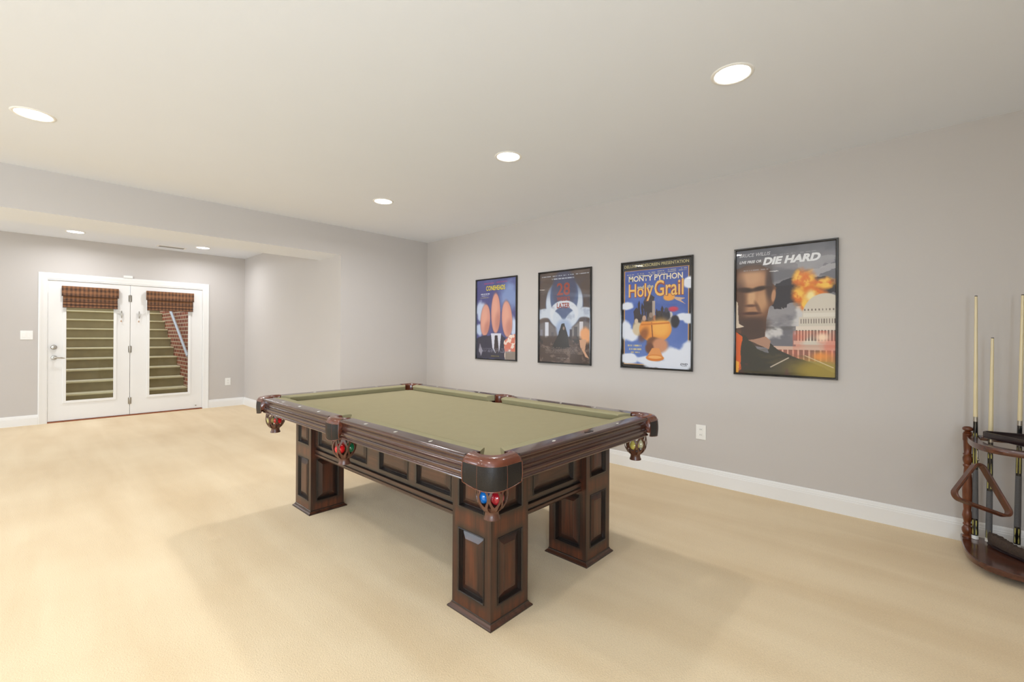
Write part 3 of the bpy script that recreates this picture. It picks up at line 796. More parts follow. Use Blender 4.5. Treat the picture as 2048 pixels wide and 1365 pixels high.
# balls resting in the pocket baskets
def ball(x, y, z, col, label):
    bm = bmesh.new(); bmesh.ops.create_uvsphere(bm, u_segments=28, v_segments=18, radius=.0286)
    o = obj('pool_ball', bm, pmat('ball '+label[:24], col, .12, coat=.6), smooth=True); o.location = (x, y, z)
    tag(o, label, 'pool ball', 'pool balls in the pocket baskets')
def balls(cx, cy, lst, a0):
    for i, (col, lab) in enumerate(lst):
        a = a0+2*PI*i/3; ball(cx+.0332*math.cos(a), cy+.0332*math.sin(a), .643, col, lab)
nx, ny = TX0+.105, TY0+.105
balls(nx, ny, [((20, 110, 190), 'bright blue pool ball in the left side of the nearest pocket basket'), ((150, 22, 34), 'red pool ball in the right side of the nearest pocket basket'), ((24, 70, 140), 'deep blue pool ball at the back of the nearest pocket basket')], PI*.80)
balls(TX0+.065, TCY, [((205, 26, 30), 'red pool ball in the front of the side pocket basket'), ((24, 96, 60), 'green pool ball in the back of the side pocket basket'), ((196, 52, 40), 'orange red pool ball in the right of the side pocket basket')], PI*1.1)
balls(TX0+.105, TY1-.105, [((206, 24, 28), 'red pool ball in the far left pocket basket'), ((26, 110, 66), 'green pool ball in the far left pocket basket'), ((214, 200, 130), 'pale yellow pool ball in the far left pocket basket')], PI*1.55)
balls(TX1-.105, TY0+.105, [((206, 190, 96), 'yellow pool ball in the basket of the right hand pocket near the poster wall'), ((226, 216, 176), 'cream pool ball in the basket of the right hand pocket near the poster wall')], PI*1.1)

# ------------------------------------------------------------------ framed posters
class Art:
    """a printed picture painted into the colours of a fine mesh; x 0..1 left to right, y 0..A top to bottom"""
    def __init__(s, w, A, base, seed=1):
        s.A = A; s.w = w; s.h = int(round(w*A)); s.rng = np.random.RandomState(seed)
        s.X, s.Y = np.meshgrid(np.linspace(0, 1, s.w), np.linspace(0, A, s.h))
        s.img = np.ones((s.h, s.w, 3))*np.array(base, float)
    def fbm(s, sx, sy, oct=5, gain=.55):
        out = np.zeros((s.h, s.w)); amp = 1; tot = 0
        for o in range(oct):
            gx, gy = int(sx*2**o)+2, int(sy*s.A*2**o)+2
            g = s.rng.rand(gy+1, gx+1)
            fx = s.X*(gx-1); fy = s.Y/s.A*(gy-1)
            ix = fx.astype(int); iy = fy.astype(int); tx = fx-ix; ty = fy-iy
            tx = tx*tx*(3-2*tx); ty = ty*ty*(3-2*ty)
            v = (g[iy, ix]*(1-tx)+g[iy, ix+1]*tx)*(1-ty)+(g[iy+1, ix]*(1-tx)+g[iy+1, ix+1]*tx)*ty
            out += amp*v; tot += amp; amp *= gain
        return out/tot
    def st(s, v, a, b_):
        t = np.clip((v-a)/(b_-a), 0, 1); return t*t*(3-2*t)
    def over(s, m, c):
        m = np.clip(m, 0, 1)[..., None]; s.img = s.img*(1-m)+np.array(c, float)*m
    def ell(s, cx, cy, rx, ry, soft=.12, rot=0.0, wob=0.0):
        c, n = math.cos(rot), math.sin(rot); dx = s.X-cx; dy = s.Y-cy
        d = np.sqrt(((dx*c+dy*n)/rx)**2+((-dx*n+dy*c)/ry)**2)
        if wob: d = d+wob*(s.fbm(6, 6)-.5)
        return 1-s.st(d, 1-soft, 1+soft)
    def poly(s, pts, wob=0.0):
        X, Y = s.X, s.Y
        if wob: X = X+wob*(s.fbm(9, 9)-.5); Y = Y+wob*(s.fbm(9, 9)-.5)
        ins = np.zeros(X.shape, bool); n = len(pts)
        for i in range(n):
            x0, y0 = pts[i]; x1, y1 = pts[(i+1) % n]
            if y0 == y1: continue
            c = ((Y >= min(y0, y1)) & (Y < max(y0, y1)) & (X < (x1-x0)*(Y-y0)/(y1-y0)+x0)); ins ^= c
        return ins.astype(float)
    def line(s, x0, y0, x1, y1, w):
        L = math.hypot(x1-x0, y1-y0); t = np.clip(((s.X-x0)*(x1-x0)+(s.Y-y0)*(y1-y0))/L**2, 0, 1)
        d = np.hypot(s.X-x0-t*(x1-x0), s.Y-y0-t*(y1-y0)); return 1-s.st(d, w*.6, w*1.2)
    def rect(s, x0, x1, y0, y1): return ((s.X >= x0) & (s.X <= x1) & (s.Y >= y0) & (s.Y <= y1)).astype(float)
    def dashes(s, x0, x1, y0, y1, c, rows=1, dens=.7, alpha=.8):
        """rows of print too small to read"""
        for r in range(rows):
            a = y0+(y1-y0)*(r+.2)/rows; b_ = y0+(y1-y0)*(r+.8)/rows
            g = (s.rng.rand(int((x1-x0)*90)+2) < dens).astype(float)
            ix = np.clip(((s.X-x0)/(x1-x0)*(len(g)-1)).astype(int), 0, len(g)-1)
            s.over(s.rect(x0, x1, a, b_)*g[ix]*alpha, c)
AS = 1.445
def art_a():
    a = Art(170, AS, (78, 78, 132), 3)
    f = a.fbm(3, 3); a.over(a.st(f, .35, .7)*.6, (98, 112, 172)); a.over(a.ell(.82, .32, .22, .22, .6, wob=.9)*.7, (150, 178, 222))
    a.over(a.ell(.12, .58, .14, .17, .3, wob=.9), (196, 208, 232)); a.over(a.ell(.08, .92, .12, .10, .3, wob=.9), (190, 205, 232)); a.over(a.ell(.93, .85, .10, .16, .3, wob=.9), (200, 212, 236))
    for cx, cy, rx, ry, r in ((.23, .74, .125, .29, .08), (.50, .62, .115, .36, 0), (.78, .73, .125, .32, -.07)):
        a.over(a.ell(cx, cy, rx*1.05, ry*1.03, .15, r)*.6, (70, 48, 62))
        a.over(a.ell(cx, cy, rx, ry, .08, r), (214, 150, 132)); a.over(a.ell(cx-.02, cy-.06, rx*.6, ry*.7, .6, r)*.6, (232, 174, 152))
        a.over(a.ell(cx+.05, cy+.14, rx*.6, ry*.4, .6, r)*.35, (160, 96, 86))
    a.over(a.poly([(0, 1.08), (.2, 1.02), (.35, 1.02), (.48, .98), (.62, 1.0), (.75, 1.06), (.75, AS), (0, AS)], .05), (50, 48, 66))
    a.over(a.poly([(.38, .98), (.64, .98), (.60, 1.28), (.50, 1.34), (.42, 1.24)]), (214, 214, 228)); a.over(a.poly([(.48, 1.02), (.55, 1.02), (.585, 1.28), (.52, 1.36), (.46, 1.26)]), (52, 40, 44))
    m = a.poly([(.72, 1.12), (.85, 1.02), (1, 1.0), (1, AS), (.72, AS)], .05); a.over(m, (212, 120, 98)); a.over(m*a.st(a.fbm(12, 12, 3), .52, .6), (240, 222, 208))
    a.over(a.poly([(.08, 1.16), (.16, 1.3), (.12, 1.4), (.06, 1.3)], .03)*.7, (190, 186, 200)); a.over(a.poly([(.74, 1.3), (1, 1.3), (1, AS), (.74, AS)]), (140, 128, 118))
    a.dashes(.1, .34, .245, .275, (230, 232, 240)); a.dashes(.13, .31, .285, .30, (214, 214, 226)); a.dashes(.1, .32, .32, .335, (190, 180, 130))
    a.dashes(.06, .9, 1.25, 1.33, (170, 170, 190), 4, .55, .6); a.dashes(.38, .6, 1.385, 1.40, (214, 196, 70)); return a
def art_b():
    a = Art(180, AS, (84, 68, 60), 5)
    a.over(a.st(a.fbm(3, 10), .4, .7)*.5, (112, 96, 88)); a.over(a.rect(0, 1, .12, .8)*a.st(a.fbm(4, 4), .45, .7)*.4, (72, 72, 88))
    a.over(a.ell(.5, .52, .37, .40, .05), (78, 92, 128)); a.over(a.ell(.5, .28, .24, .30, .15)*.9, (70, 72, 98))
    w = (200, 208, 220)
    # pale interlocking ring shapes over a hazy sky
    ring = a.ell(.5, .50, .36, .42, .04)-a.ell(.5, .40, .275, .36, .05); a.over(np.clip(ring, 0, 1)*a.st(a.Y, .12, .5), w)
    a.over(np.clip(a.ell(.12, .92, .40, .34, .04)-a.ell(.12, 1.00, .27, .27, .06), 0, 1), w); a.over(np.clip(a.ell(.88, .92, .40, .34, .04)-a.ell(.88, 1.00, .27, .27, .06), 0, 1), w)
    a.over(np.clip(a.ell(.5, .66, .28, .20, .05)-a.ell(.5, .73, .22, .17, .06), 0, 1), (212, 216, 224)); a.over(a.ell(.5, .92, .16, .16, .3), (160, 176, 206))
    a.over(a.st(a.fbm(9, 9), .55, .75)*a.rect(0, 1, .55, 1.0)*.35, (110, 120, 150))
    a.over(a.ell(.12, 1.02, .24, .22, .1), (112, 104, 104)); a.over(a.ell(.88, 1.02, .24, .22, .1), (126, 118, 116))
    for x0, x1, y0, c in ((.02, .07, .92, (130, 128, 136)), (.12, .19, .80, (214, 216, 226)), (.25, .30, .96, (92, 88, 92)), (.70, .76, .88, (70, 64, 66)), (.80, .87, .80, (210, 206, 210)), (.62, .66, .92, (64, 54, 60))): a.over(a.rect(x0, x1, y0, 1.10), c)
    a.over(a.rect(0, 1, 1.02, AS)*a.st(a.Y+.10*a.fbm(10, 6), 1.04, 1.12), (74, 58, 50)); a.over(a.rect(0, 1, 1.05, AS)*a.st(a.fbm(14, 20), .55, .7)*.7, (132, 110, 98)); a.over(a.rect(0, 1, 1.02, 1.2)*a.st(a.fbm(16, 16), .58, .68)*.7, (34, 28, 28))
    a.over(a.poly([(.30, 1.14), (.40, .98), (.46, .83), (.52, .83), (.57, .98), (.62, 1.22), (.24, 1.24)], .03), (38, 32, 28)); a.over(a.ell(.5, .90, .02, .028, .3), (150, 126, 112))
    a.over(a.ell(.91, 1.00, .10, .12, .3, wob=.6), (232, 166, 116)); a.over(a.poly([(.80, 1.08), (.93, 1.08), (.90, 1.25), (.98, 1.36), (.92, 1.34), (.82, 1.2)], .02), (206, 160, 128))
    a.dashes(.05, .24, .055, .075, w); a.dashes(.27, .46, .055, .075, w); a.dashes(.49, .70, .055, .075, w); a.dashes(.73, .97, .055, .075, w); a.dashes(.26, .74, .10, .125, w, 1, .8)
    a.dashes(.12, .86, 1.20, 1.30, (122, 106, 98), 5, .7, .8); a.dashes(.36, .62, 1.365, 1.378, (190, 176, 168)); return a
def art_c():
    a = Art(220, AS, (70, 96, 168), 8)
    a.over(a.st(a.Y, .5, 1.4)*.5, (120, 150, 208)); a.over(a.st(a.fbm(3, 4), .45, .75)*.35, (112, 132, 196)); a.over((1-a.st(a.Y, .1, .5))*.4, (62, 66, 142))
    bl = (38, 34, 36)
    for r in ((0, 1, 0, .105), (0, .035, 0, AS), (.965, 1, 0, AS), (0, 1, AS-.035, AS)): a.over(a.rect(*r), bl)
    g = (228, 168, 74)
    for r in ((.03, .97, .105, .113), (.03, .97, AS-.045, AS-.036), (.03, .040, .105, AS-.04), (.958, .968, .105, AS-.04)): a.over(a.rect(*r), g)
    cl = (226, 230, 240)
    for c in ((.08, .60, .10, .055), (.97, .33, .10, .07), (.90, .76, .12, .045), (.97, .80, .08, .06), (.06, .93, .09, .13), (.14, 1.00, .10, .09), (.1, 1.33, .16, .06), (.36, 1.34, .14, .05), (.80, 1.27, .26, .10), (.98, 1.22, .12, .13), (.70, 1.40, .34, .06), (.86, 1.36, .2, .1)): a.over(a.ell(*c, .25, wob=.9), cl)
    # dark spires of a far castle-like mass, a row of small figures and a big amber cup on a hand-coloured stem
    for x, t, b_, w in ((.22, .62, .86, .045), (.26, .52, .84, .02), (.31, .56, .84, .02), (.35, .50, .82, .02), (.42, .44, .80, .07), (.60, .60, .82, .02), (.27, .70, .9, .05), (.52, .64, .84, .02)): a.over(a.poly([(x-w, t+.05), (x, t), (x+w, t+.05), (x+w*.6, b_), (x-w*.6, b_)], .02), (60, 50, 52))
    a.over(a.rect(.46, .50, .54, .78), (176, 160, 148)); a.over(a.ell(.70, .50, .08, .05, .2, wob=.5), (236, 160, 60)); a.over(a.poly([(.76, .50), (.92, .52), (.86, .545), (.92, .60), (.78, .53)], .01), (206, 170, 140)); a.over(a.ell(.76, .66, .06, .03, .5, wob=.9), (200, 64, 84))
    for x, y, c in ((.22, .82, (206, 184, 160)), (.34, .78, (196, 160, 136)), (.44, .74, (150, 128, 112)), (.50, .78, (170, 112, 84)), (.62, .76, (92, 80, 74)), (.72, .74, (196, 190, 186)), (.38, .84, (70, 54, 46)), (.56, .72, (60, 54, 56)), (.66, .68, (74, 72, 84))):
        a.over(a.ell(x, y+.06, .055, .07, .2, wob=.4), tuple(v*.72 for v in c)); a.over(a.ell(x, y-.01, .028, .036, .2), c)
    a.over(a.ell(.25, .92, .09, .09, .2, wob=.4), (210, 192, 160)); a.over(a.ell(.78, .82, .06, .08, .2, wob=.4), (44, 42, 50))
    bowl = a.ell(.50, .92, .235, .18, .04)*a.st(a.Y, .80, .83); a.over(bowl, (228, 146, 60)); a.over(a.ell(.58, .90, .13, .12, .5)*.8, (246, 184, 88)); a.over(a.ell(.33, 1.0, .06, .10, .5, .5)*.7, (120, 66, 36)); a.over(a.line(.45, .84, .47, 1.07, .008), (130, 70, 36)); a.over(a.line(.30, .86, .70, .84, .012), (206, 120, 44))
    a.over(a.ell(.48, 1.10, .11, .07, .2, wob=.3), (120, 76, 50)); a.over(a.ell(.57, 1.14, .11, .10, .3, wob=.3), (206, 142, 104)); a.over(a.ell(.42, 1.18, .06, .07, .3, wob=.3), (104, 62, 44)); a.over(a.poly([(.46, 1.18), (.56, 1.18), (.62, 1.30), (.38, 1.30)]), (224, 150, 84)); a.over(a.ell(.50, 1.31, .13, .045, .1), (214, 124, 44))
    a.over(a.ell(.5, 1.30, .10, .022, .2), (240, 176, 100))
    for i, x in enumerate((.07, .23, .39, .53, .68, .83)): a.dashes(x, x+.11, .155-.006*i, .17-.006*i, (206, 196, 150)); a.dashes(x, x+.11, .18-.006*i, .195-.006*i, (206, 196, 150))
    a.dashes(.09, .30, 1.13, 1.17, (226, 206, 140)); a.dashes(.10, .30, 1.18, 1.22, (226, 206, 140)); a.dashes(.14, .27, 1.23, 1.255, (206, 186, 130)); return a
def art_d():
    a = Art(240, AS, (112, 110, 116), 11)
    a.over(a.st(a.fbm(3, 6), .35, .7)*.8, (160, 156, 158)); a.over((1-a.st(a.Y, .0, .28))*.6, (92, 94, 104))
    a.over(a.st(a.fbm(3, 4), .45, .62)*a.rect(.3, 1, .68, 1.1), (206, 202, 200)); a.over(a.rect(.3, 1, .9, 1.0)*a.st(a.fbm(4, 9), .5, .65)*.7, (96, 92, 92))
    a.over(a.poly([(.42, .42), (.60, .36), (.78, .34), (1, .40), (1, .55), (.80, .60), (.62, .66), (.42, .70), (.36, .58)], .10), (52, 48, 54)); a.over(a.poly([(.60, .20), (1, .14), (1, .24), (.7, .30)], .10)*.6, (170, 168, 172)); a.over(a.poly([(.7, .32), (1, .24), (1, .30), (.8, .38)], .08)*.7, (190, 186, 188))
    fl = a.fbm(6, 6)
    for cx, cy, rx, ry in ((.68, .36, .075, .085), (.74, .47, .07, .12), (.87, .44, .09, .05), (.80, .56, .09, .07), (.66, .56, .07, .10), (.71, .66, .04, .08)):
        e = a.ell(cx, cy, rx, ry, .5, wob=1.6); a.over(e, (226, 120, 40)); a.over(e*a.st(a.fbm(9, 9), .42, .6), (250, 200, 84))
    a.over(a.ell(.77, .57, .05, .06, .7, wob=1.2), (250, 232, 160))
    # white domed building
    wl = (214, 204, 188); sh = (120, 104, 94)
    a.over(a.ell(.90, .80, .21, .25, .03)*a.rect(0, 1, .5, .80), wl); a.over(a.rect(.70, 1, .76, .80), (226, 218, 204)); a.over(a.rect(.66, 1, .80, .90), wl); a.over(a.rect(.63, 1, .90, .94), (228, 214, 198)); a.over(a.rect(.63, 1, .94, 1.07), sh); a.over(a.rect(.61, 1, 1.06, 1.10), wl); a.over(a.rect(.40, 1, 1.12, 1.16), (214, 180, 160)); a.over(a.rect(.43, 1, 1.16, 1.28), (150, 96, 80)); a.over(a.rect(.63, 1, 1.10, 1.13), (206, 170, 150))
    for i in range(13): a.over(a.rect(.645+i*.030, .657+i*.030, .94, 1.07), (230, 218, 198))
    for i in range(14): a.over(a.rect(.675+i*.024, .684+i*.024, .82, .87), sh)
    for i in range(9): a.over(a.rect(.71+i*.033, .722+i*.033, .71, .735), sh)
    for i in range(11): a.over(a.rect(.44+i*.052, .455+i*.052, 1.16, 1.28), (226, 170, 146))
    a.over(a.rect(.6, 1, .95, 1.3)*a.st(a.fbm(4, 4), .4, .75)*.55, (232, 104, 78)); a.over(a.ell(.88, 1.02, .05, .04, .7), (250, 220, 190))
    # generic close-up of a man's face and shoulder, half in shadow
    sk = (176, 128, 92)
    a.over(a.poly([(0, .22), (.10, .18), (.26, .18), (.36, .24), (.385, .40), (.43, .46), (.41, .64), (.36, .68), (.33, .84), (.32, 1.04), (0, 1.1)], .02), (116, 78, 54))
    a.over(a.ell(.18, .50, .19, .30, .25), sk); a.over(a.ell(.17, .33, .12, .10, .6)*.8, (206, 160, 122)); a.over(a.ell(.17, .56, .045, .10, .5, .1)*.8, (214, 170, 128)); a.over(a.ell(.28, .60, .06, .10, .6)*.6, (206, 160, 118))
    a.over(a.ell(.10, .47, .10, .030, .5, .10)*.9, (50, 34, 28)); a.over(a.ell(.26, .46, .08, .026, .5, -.15)*.9, (50, 34, 28)); a.over(a.ell(.04, .60, .07, .26, .6)*.7, (70, 46, 36)); a.over(a.ell(.17, .745, .10, .018, .5), (74, 42, 34)); a.over(a.ell(.24, .68, .02, .07, .6, -.4)*.7, (96, 62, 46)); a.over(a.ell(.16, .655, .06, .016, .6)*.8, (84, 52, 40)); a.over(a.ell(.18, .88, .17, .10, .5)*.85, (64, 44, 36)); a.over(a.ell(.36, .42, .04, .18, .6)*.8, (58, 42, 38)); a.over(a.ell(.18, .20, .20, .06, .6)*.6, (70, 58, 56)); a.over(a.ell(.405, .55, .022, .07, .3, .1), (190, 140, 104))
    a.over(a.rect(0, .34, 0, .25)*.0, (0, 0, 0)); a.over(a.poly([(.06, .92), (.32, .92), (.31, 1.14), (.05, 1.1)], .02)*.9, (70, 50, 40))
    a.over(a.poly([(0, .96), (.10, 1.0), (.24, 1.16), (.36, 1.20), (.32, 1.04), (.45, 1.16), (.62, 1.24), (.80, 1.30), (1, 1.40), (1, AS), (0, AS)], .03), (54, 50, 38)); a.over(a.poly([(.14, 1.06), (.36, 1.16), (.38, 1.06), (.33, 1.02)], .02), (176, 134, 110))
    a.over(a.rect(0, 1, 1.16, AS)*a.st(a.fbm(3, 9), .5, .7)*.5, (96, 84, 50)); a.over(a.ell(.88, 1.38, .28, .13, .6)*.85, (176, 150, 44)); a.over(a.ell(.86, 1.22, .08, .05, .7, wob=1.2)*.9, (240, 150, 60))
    a.over(a.poly([(0, .96), (.07, 1.02), (.05, 1.2), (.06, AS-.04), (0, AS)], .03), (222, 96, 34)); a.over(a.poly([(0, 1.30), (.04, 1.32), (.03, AS), (0, AS)], .02), (248, 176, 60)); a.over(a.poly([(0, .60), (.02, .62), (.03, .86), (.09, .90), (.0, .92)], .02), (226, 206, 182)); a.over(a.line(.38, 1.36, .56, 1.25, .006), (206, 190, 170)); a.over(a.line(.72, 1.22, .98, 1.34, .004), (220, 200, 160)); a.over(a.rect(0, .6, 1.33, AS)*a.st(a.fbm(8, 8), .5, .65)*.6, (96, 56, 56))
    a.dashes(.05, .36, .232, .252, (160, 158, 162), 1, .6, .7); a.dashes(.38, .82, .085, .098, (170, 170, 176), 1, .5, .6)
    return a
PM, pnt, pb = new_mat('printed poster paper')
pa = N(pnt, 'ShaderNodeAttribute', attribute_name='print'); pnt.links.new(pa.outputs['Color'], pb.inputs['Base Color']); pb.inputs['Roughness'].default_value = .55
def ink(col):
    k = 'ink %d %d %d' % col
    if k not in M: M[k] = pmat(k, col, .5)
    return M[k]
def text_mesh(s, u0, u1, v0, v1, col, yl, zt, W, Hh, parent, x, shear=0.0, bold=0.0, slope=0.0, ext=0.0):
    cu = bpy.data.curves.new('lettering', 'FONT'); cu.body = s; cu.shear = shear; cu.offset = bold; cu.resolution_u = 3
    to = bpy.data.objects.new('lettering', cu); COL.objects.link(to)
    bpy.context.view_layer.update()
    me = bpy.data.meshes.new_from_object(to.evaluated_get(bpy.context.evaluated_depsgraph_get()))
    bpy.data.objects.remove(to); bpy.data.curves.remove(cu)
    n = len(me.vertices); co = np.empty(n*3); me.vertices.foreach_get('co', co); co = co.reshape(-1, 3)
    a = (co[:, 0]-co[:, 0].min())/np.ptp(co[:, 0]); b_ = (co[:, 1]-co[:, 1].min())/np.ptp(co[:, 1])
    u = (u0+(u1-u0)*a)*W; v = (v1+(v0-v1)*b_)*Hh
    out = np.stack([np.full(n, x), yl-u, zt-v+slope*u], 1)
    me.vertices.foreach_set('co', out.ravel()); me.update(); me.name = 'lettering'
    return link('lettering', me, ink(col), parent)
def poster(art, y_left, y_right, label, texts):
    z1, z0 = 2.0245, .9765
    yc = (y_left+y_right)/2; t = thing('framed_poster', (XR, yc, z0), label, 'framed poster', 'framed posters on the right wall')
    fw, fd = .017, .024
    # mitred frame profile
    pr = [(0, 0), (0, .019), (.003, fd), (.012, fd), (fw, .018), (fw, .004)]
    bm = bmesh.new(); rings = []
    for yy, zz, dy, dz in ((y_left, z1, -1, -1), (y_right, z1, 1, -1), (y_right, z0, 1, 1), (y_left, z0, -1, 1)):
        rings.append([bm.verts.new((XR-d, yy+dy*o_, zz+dz*o_)) for o_, d in pr])
    for i in range(4):
        a, b_ = rings[i], rings[(i+1) % 4]
        for k in range(len(pr)-1): bm.faces.new((a[k], a[k+1], b_[k+1], b_[k]))
    rel(obj('frame', bm, M['frame']), t)
    yl, yr, zt, zb = y_left-fw+.002, y_right+fw-.002, z1-fw+.002, z0+fw-.002
    W, Hh = yl-yr, zt-zb; xp = XR-.008
    h, w = art.h, art.w
    Y = yl-np.linspace(0, 1, w)*W; Z = zt-np.linspace(0, 1, h)*Hh
    gy, gz = np.meshgrid(Y, Z); co = np.stack([np.full(gy.shape, xp), gy, gz], -1).reshape(-1, 3)
    idx = np.arange(h*w).reshape(h, w)
    q = np.stack([idx[:-1, :-1], idx[1:, :-1], idx[1:, 1:], idx[:-1, 1:]], -1).reshape(-1, 4)
    me = bpy.data.meshes.new('print'); me.from_pydata(co.tolist(), [], q.tolist())
    at = me.color_attributes.new('print', 'FLOAT_COLOR', 'POINT')
    c = np.clip(art.img, 0, 255)/255; c = np.where(c <= .04045, c/12.92, ((c+.055)/1.055)**2.4)
    rgba = np.concatenate([c, np.ones((h, w, 1))], -1).reshape(-1); at.data.foreach_set('color', rgba.astype(np.float32))
    p = rel(link('print', me, PM), t)
    for tx in texts:
        text_mesh(tx[0], tx[1], tx[2], tx[3], tx[4], tx[5], yl, zt, W, Hh, p, xp-.0008-(.0006 if len(tx) > 8 and tx[8] else 0), *(tx[6:8] if len(tx) > 6 else ()))
    bm = bmesh.new(); box(bm, XR-.0125, XR-.011, yr-.001, yl+.001, zb-.001, zt+.001); rel(obj('glazing', bm, M['acrylic']), t)
    rel(obj('backing', B(XR-.006, XR-.001, yr, yl, zb, zt), M['slot']), t)
yel, gold, cream, red = (232, 214, 60), (236, 186, 96), (220, 206, 150), (150, 62, 44)
poster(art_a(), 4.414, 3.681, 'black framed poster, yellow title over three tall peach shapes, farthest from camera',
       [('DAN AYKROYD', .20, .45, .040, .058, (206, 60, 110)), ('JANE CURTIN', .52, .78, .036, .054, (206, 60, 110)), ('CONEHEADS', .25, .74, .082, .142, (60, 50, 70), 0, .03), ('CONEHEADS', .25, .735, .080, .139, yel, 0, .02, 1)])
poster(art_b(), 3.343, 2.620, 'black framed dark brown poster with pale ring shapes and red brown title',
       [('28', .36, .62, .125, .262, red, 0, .02), ('WEEKS', .36, .62, .278, .325, red, 0, .03), ('LATER', .36, .62, .345, .402, red, 0, .03)])
poster(art_c(), 2.273, 1.555, 'black framed bright blue poster with gold lettering above an orange cup',
       [('DELUXE WIDESCREEN PRESENTATION', .03, .965, .018, .046, (196, 184, 130), 0, .01), ('MONTY PYTHON', .10, .885, .128, .182, (236, 222, 190), 0, .02), ('Holy', .10, .47, .205, .375, (150, 66, 40), 0, .05), ('Holy', .10, .465, .203, .370, gold, 0, .01, 1),
        ('Grail', .49, .90, .185, .335, (150, 66, 40), 0, .05), ('Grail', .49, .895, .183, .330, gold, 0, .01, 1), ('and', .235, .335, .222, .252, cream, 0, .02, 1), ('the', .385, .475, .218, .248, cream, 0, .02, 1), ('DVD', .855, .955, .945, .962, (30, 34, 60), .3, .04), ('VIDEO', .865, .945, .966, .972, (30, 34, 60), 0, .03)])
poster(art_d(), 1.211, .494, 'black framed poster of a man beside a burning white dome, nearest camera',
       [('BRUCE WILLIS', .035, .37, .030, .058, (196, 196, 200), .25, .01), ('LIVE FREE OR', .035, .275, .088, .110, (222, 222, 224), .25, .03), ('DIE HARD', .29, .86, .075, .135, (236, 236, 238), .25, .05)])

# ------------------------------------------------------------------ cue rack against the right wall
RK = thing('cue_rack', (3.80, -.45, 0), 'half round red brown wooden cue rack with turned posts against the right wall', 'cue rack')
RYC, RXB = -.45, 3.965
def dshape(depth, half, n=36, e=3.8, yc=RYC, xb=RXB):
    """flat back along the wall, boxy rounded front"""
    P = [(xb, yc+half)]
    for i in range(n+1):
        t = PI/2-PI*i/n
        cx_, sx_ = math.cos(t), math.sin(t)
        P.append((xb-depth*abs(cx_)**(2/e), yc+half*math.copysign(abs(sx_)**(2/e), sx_)))
    P.append((xb, yc-half)); return P
def dboard(z0, z1, depth, half, holes=()):
    bm = bmesh.new(); rings = []
    for k, z in ((-.006, z0), (-.001, z0+.003), (0, (z0+z1)/2), (-.001, z1-.004), (-.005, z1)):
        rings.append([bm.verts.new((x, y, z)) for x, y in dshape(depth+k, half+k)])
    n = len(rings[0])
    for a, b_ in zip(rings, rings[1:]):
        for k in range(n): bm.faces.new((a[k], a[(k+1) % n], b_[(k+1) % n], b_[k]))
    bm.faces.new(rings[0]); bm.faces.new(rings[-1]); return bm
bmesh_base = dboard(.042, .075, .500, .307); bmesh.ops.remove_doubles(bmesh_base, verts=bmesh_base.verts[:], dist=1e-5)
rel(obj('base_board', bmesh_base, M['rackboard'], ang=40), RK)
# upper shelf is a rim of wood with an open middle
bm = bmesh.new()
o1 = dshape(.470, .285); i1 = dshape(.425, .240, xb=RXB-.001)
rings = []
for pts, zs in ((o1, [(.672, 0), (.680, .004), (.694, .004), (.704, 0)]),):
    for z, k in zs: rings.append([bm.verts.new((x-(k if x < RXB-.01 else 0), y, z)) for x, y in pts])
ri = [[bm.verts.new((x, y, z)) for x, y in i1] for z in (.704, .672)]
loop = rings+ri
n = len(o1)
for a, b_ in zip(loop, loop[1:]+loop[:1]):
    for k in range(n-1): bm.faces.new((a[k], a[k+1], b_[k+1], b_[k]))
for k in (0, n-1): bm.faces.new([L[k] for L in loop])
rel(obj('shelf_rim', bm, M['rackboard'], ang=40), RK)
cues_y = [-.205, -.262, -.375, -.52, -.62, -.69]
bm = bmesh.new(); box(bm, 3.932, 3.965, RYC-.285, RYC+.275, .672, .700, .003)   # notched back bar holding the shafts
for y in (-.205, -.262, -.375, -.52, -.62): tube(bm, [(3.933, y-.018, .688), (3.908, y-.020, .688), (3.890, y-.015, .688)], .004, 6)
rel(obj('back_bar', bm, M['rackboard'], ang=40), RK)
def post(x, y):
    bm = bmesh.new()
    pr = [(.022, .075), (.022, .083), (.015, .087), (.021, .098), (.025, .112), (.025, .126), (.018, .140), (.015, .146), (.020, .150), (.020, .156), (.016, .164), (.019, .178), (.024, .205), (.020, .228), (.017, .240), (.022, .30), (.024, .36), (.021, .42), (.017, .485), (.016, .500),
          (.021, .508), (.021, .514), (.016, .520), (.022, .540), (.023, .556), (.018, .574), (.022, .580), (.017, .588), (.019, .62), (.020, .66), (.023, .668), (.023, .706), (.018, .709), (.022, .714), (.016, .719), (.012, .722), (.021, .726), (.025, .733), (.024, .741), (.017, .748), (.008, .751), (0, .752)]
    lathe(bm, x, y, pr, 24); return rel(obj('turned_post', bm, M['rackwood'], ang=50), RK)
post(3.925, -.172); post(3.925, -.728); post(3.515, -.45)
def foot(x, y):
    bm = bmesh.new(); lathe(bm, x, y, [(.010, .0), (.020, .002), (.026, .012), (.028, .022), (.022, .032), (.026, .036), (.026, .043)], 20); rel(obj('bun_foot', bm, M['rackwood'], ang=50), RK)
foot(3.685, -.222); foot(3.92, -.20); foot(3.685, -.68); foot(3.92, -.70); foot(3.53, -.45)
bm = bmesh.new(); tube(bm, [(3.60, -.196, .668), (3.60, -.196, .640), (3.585, -.197, .622), (3.566, -.198, .618), (3.560, -.198, .628)], .0035, 8)
hk = rel(obj('hook', bm, M['nickel'], smooth=True), RK)

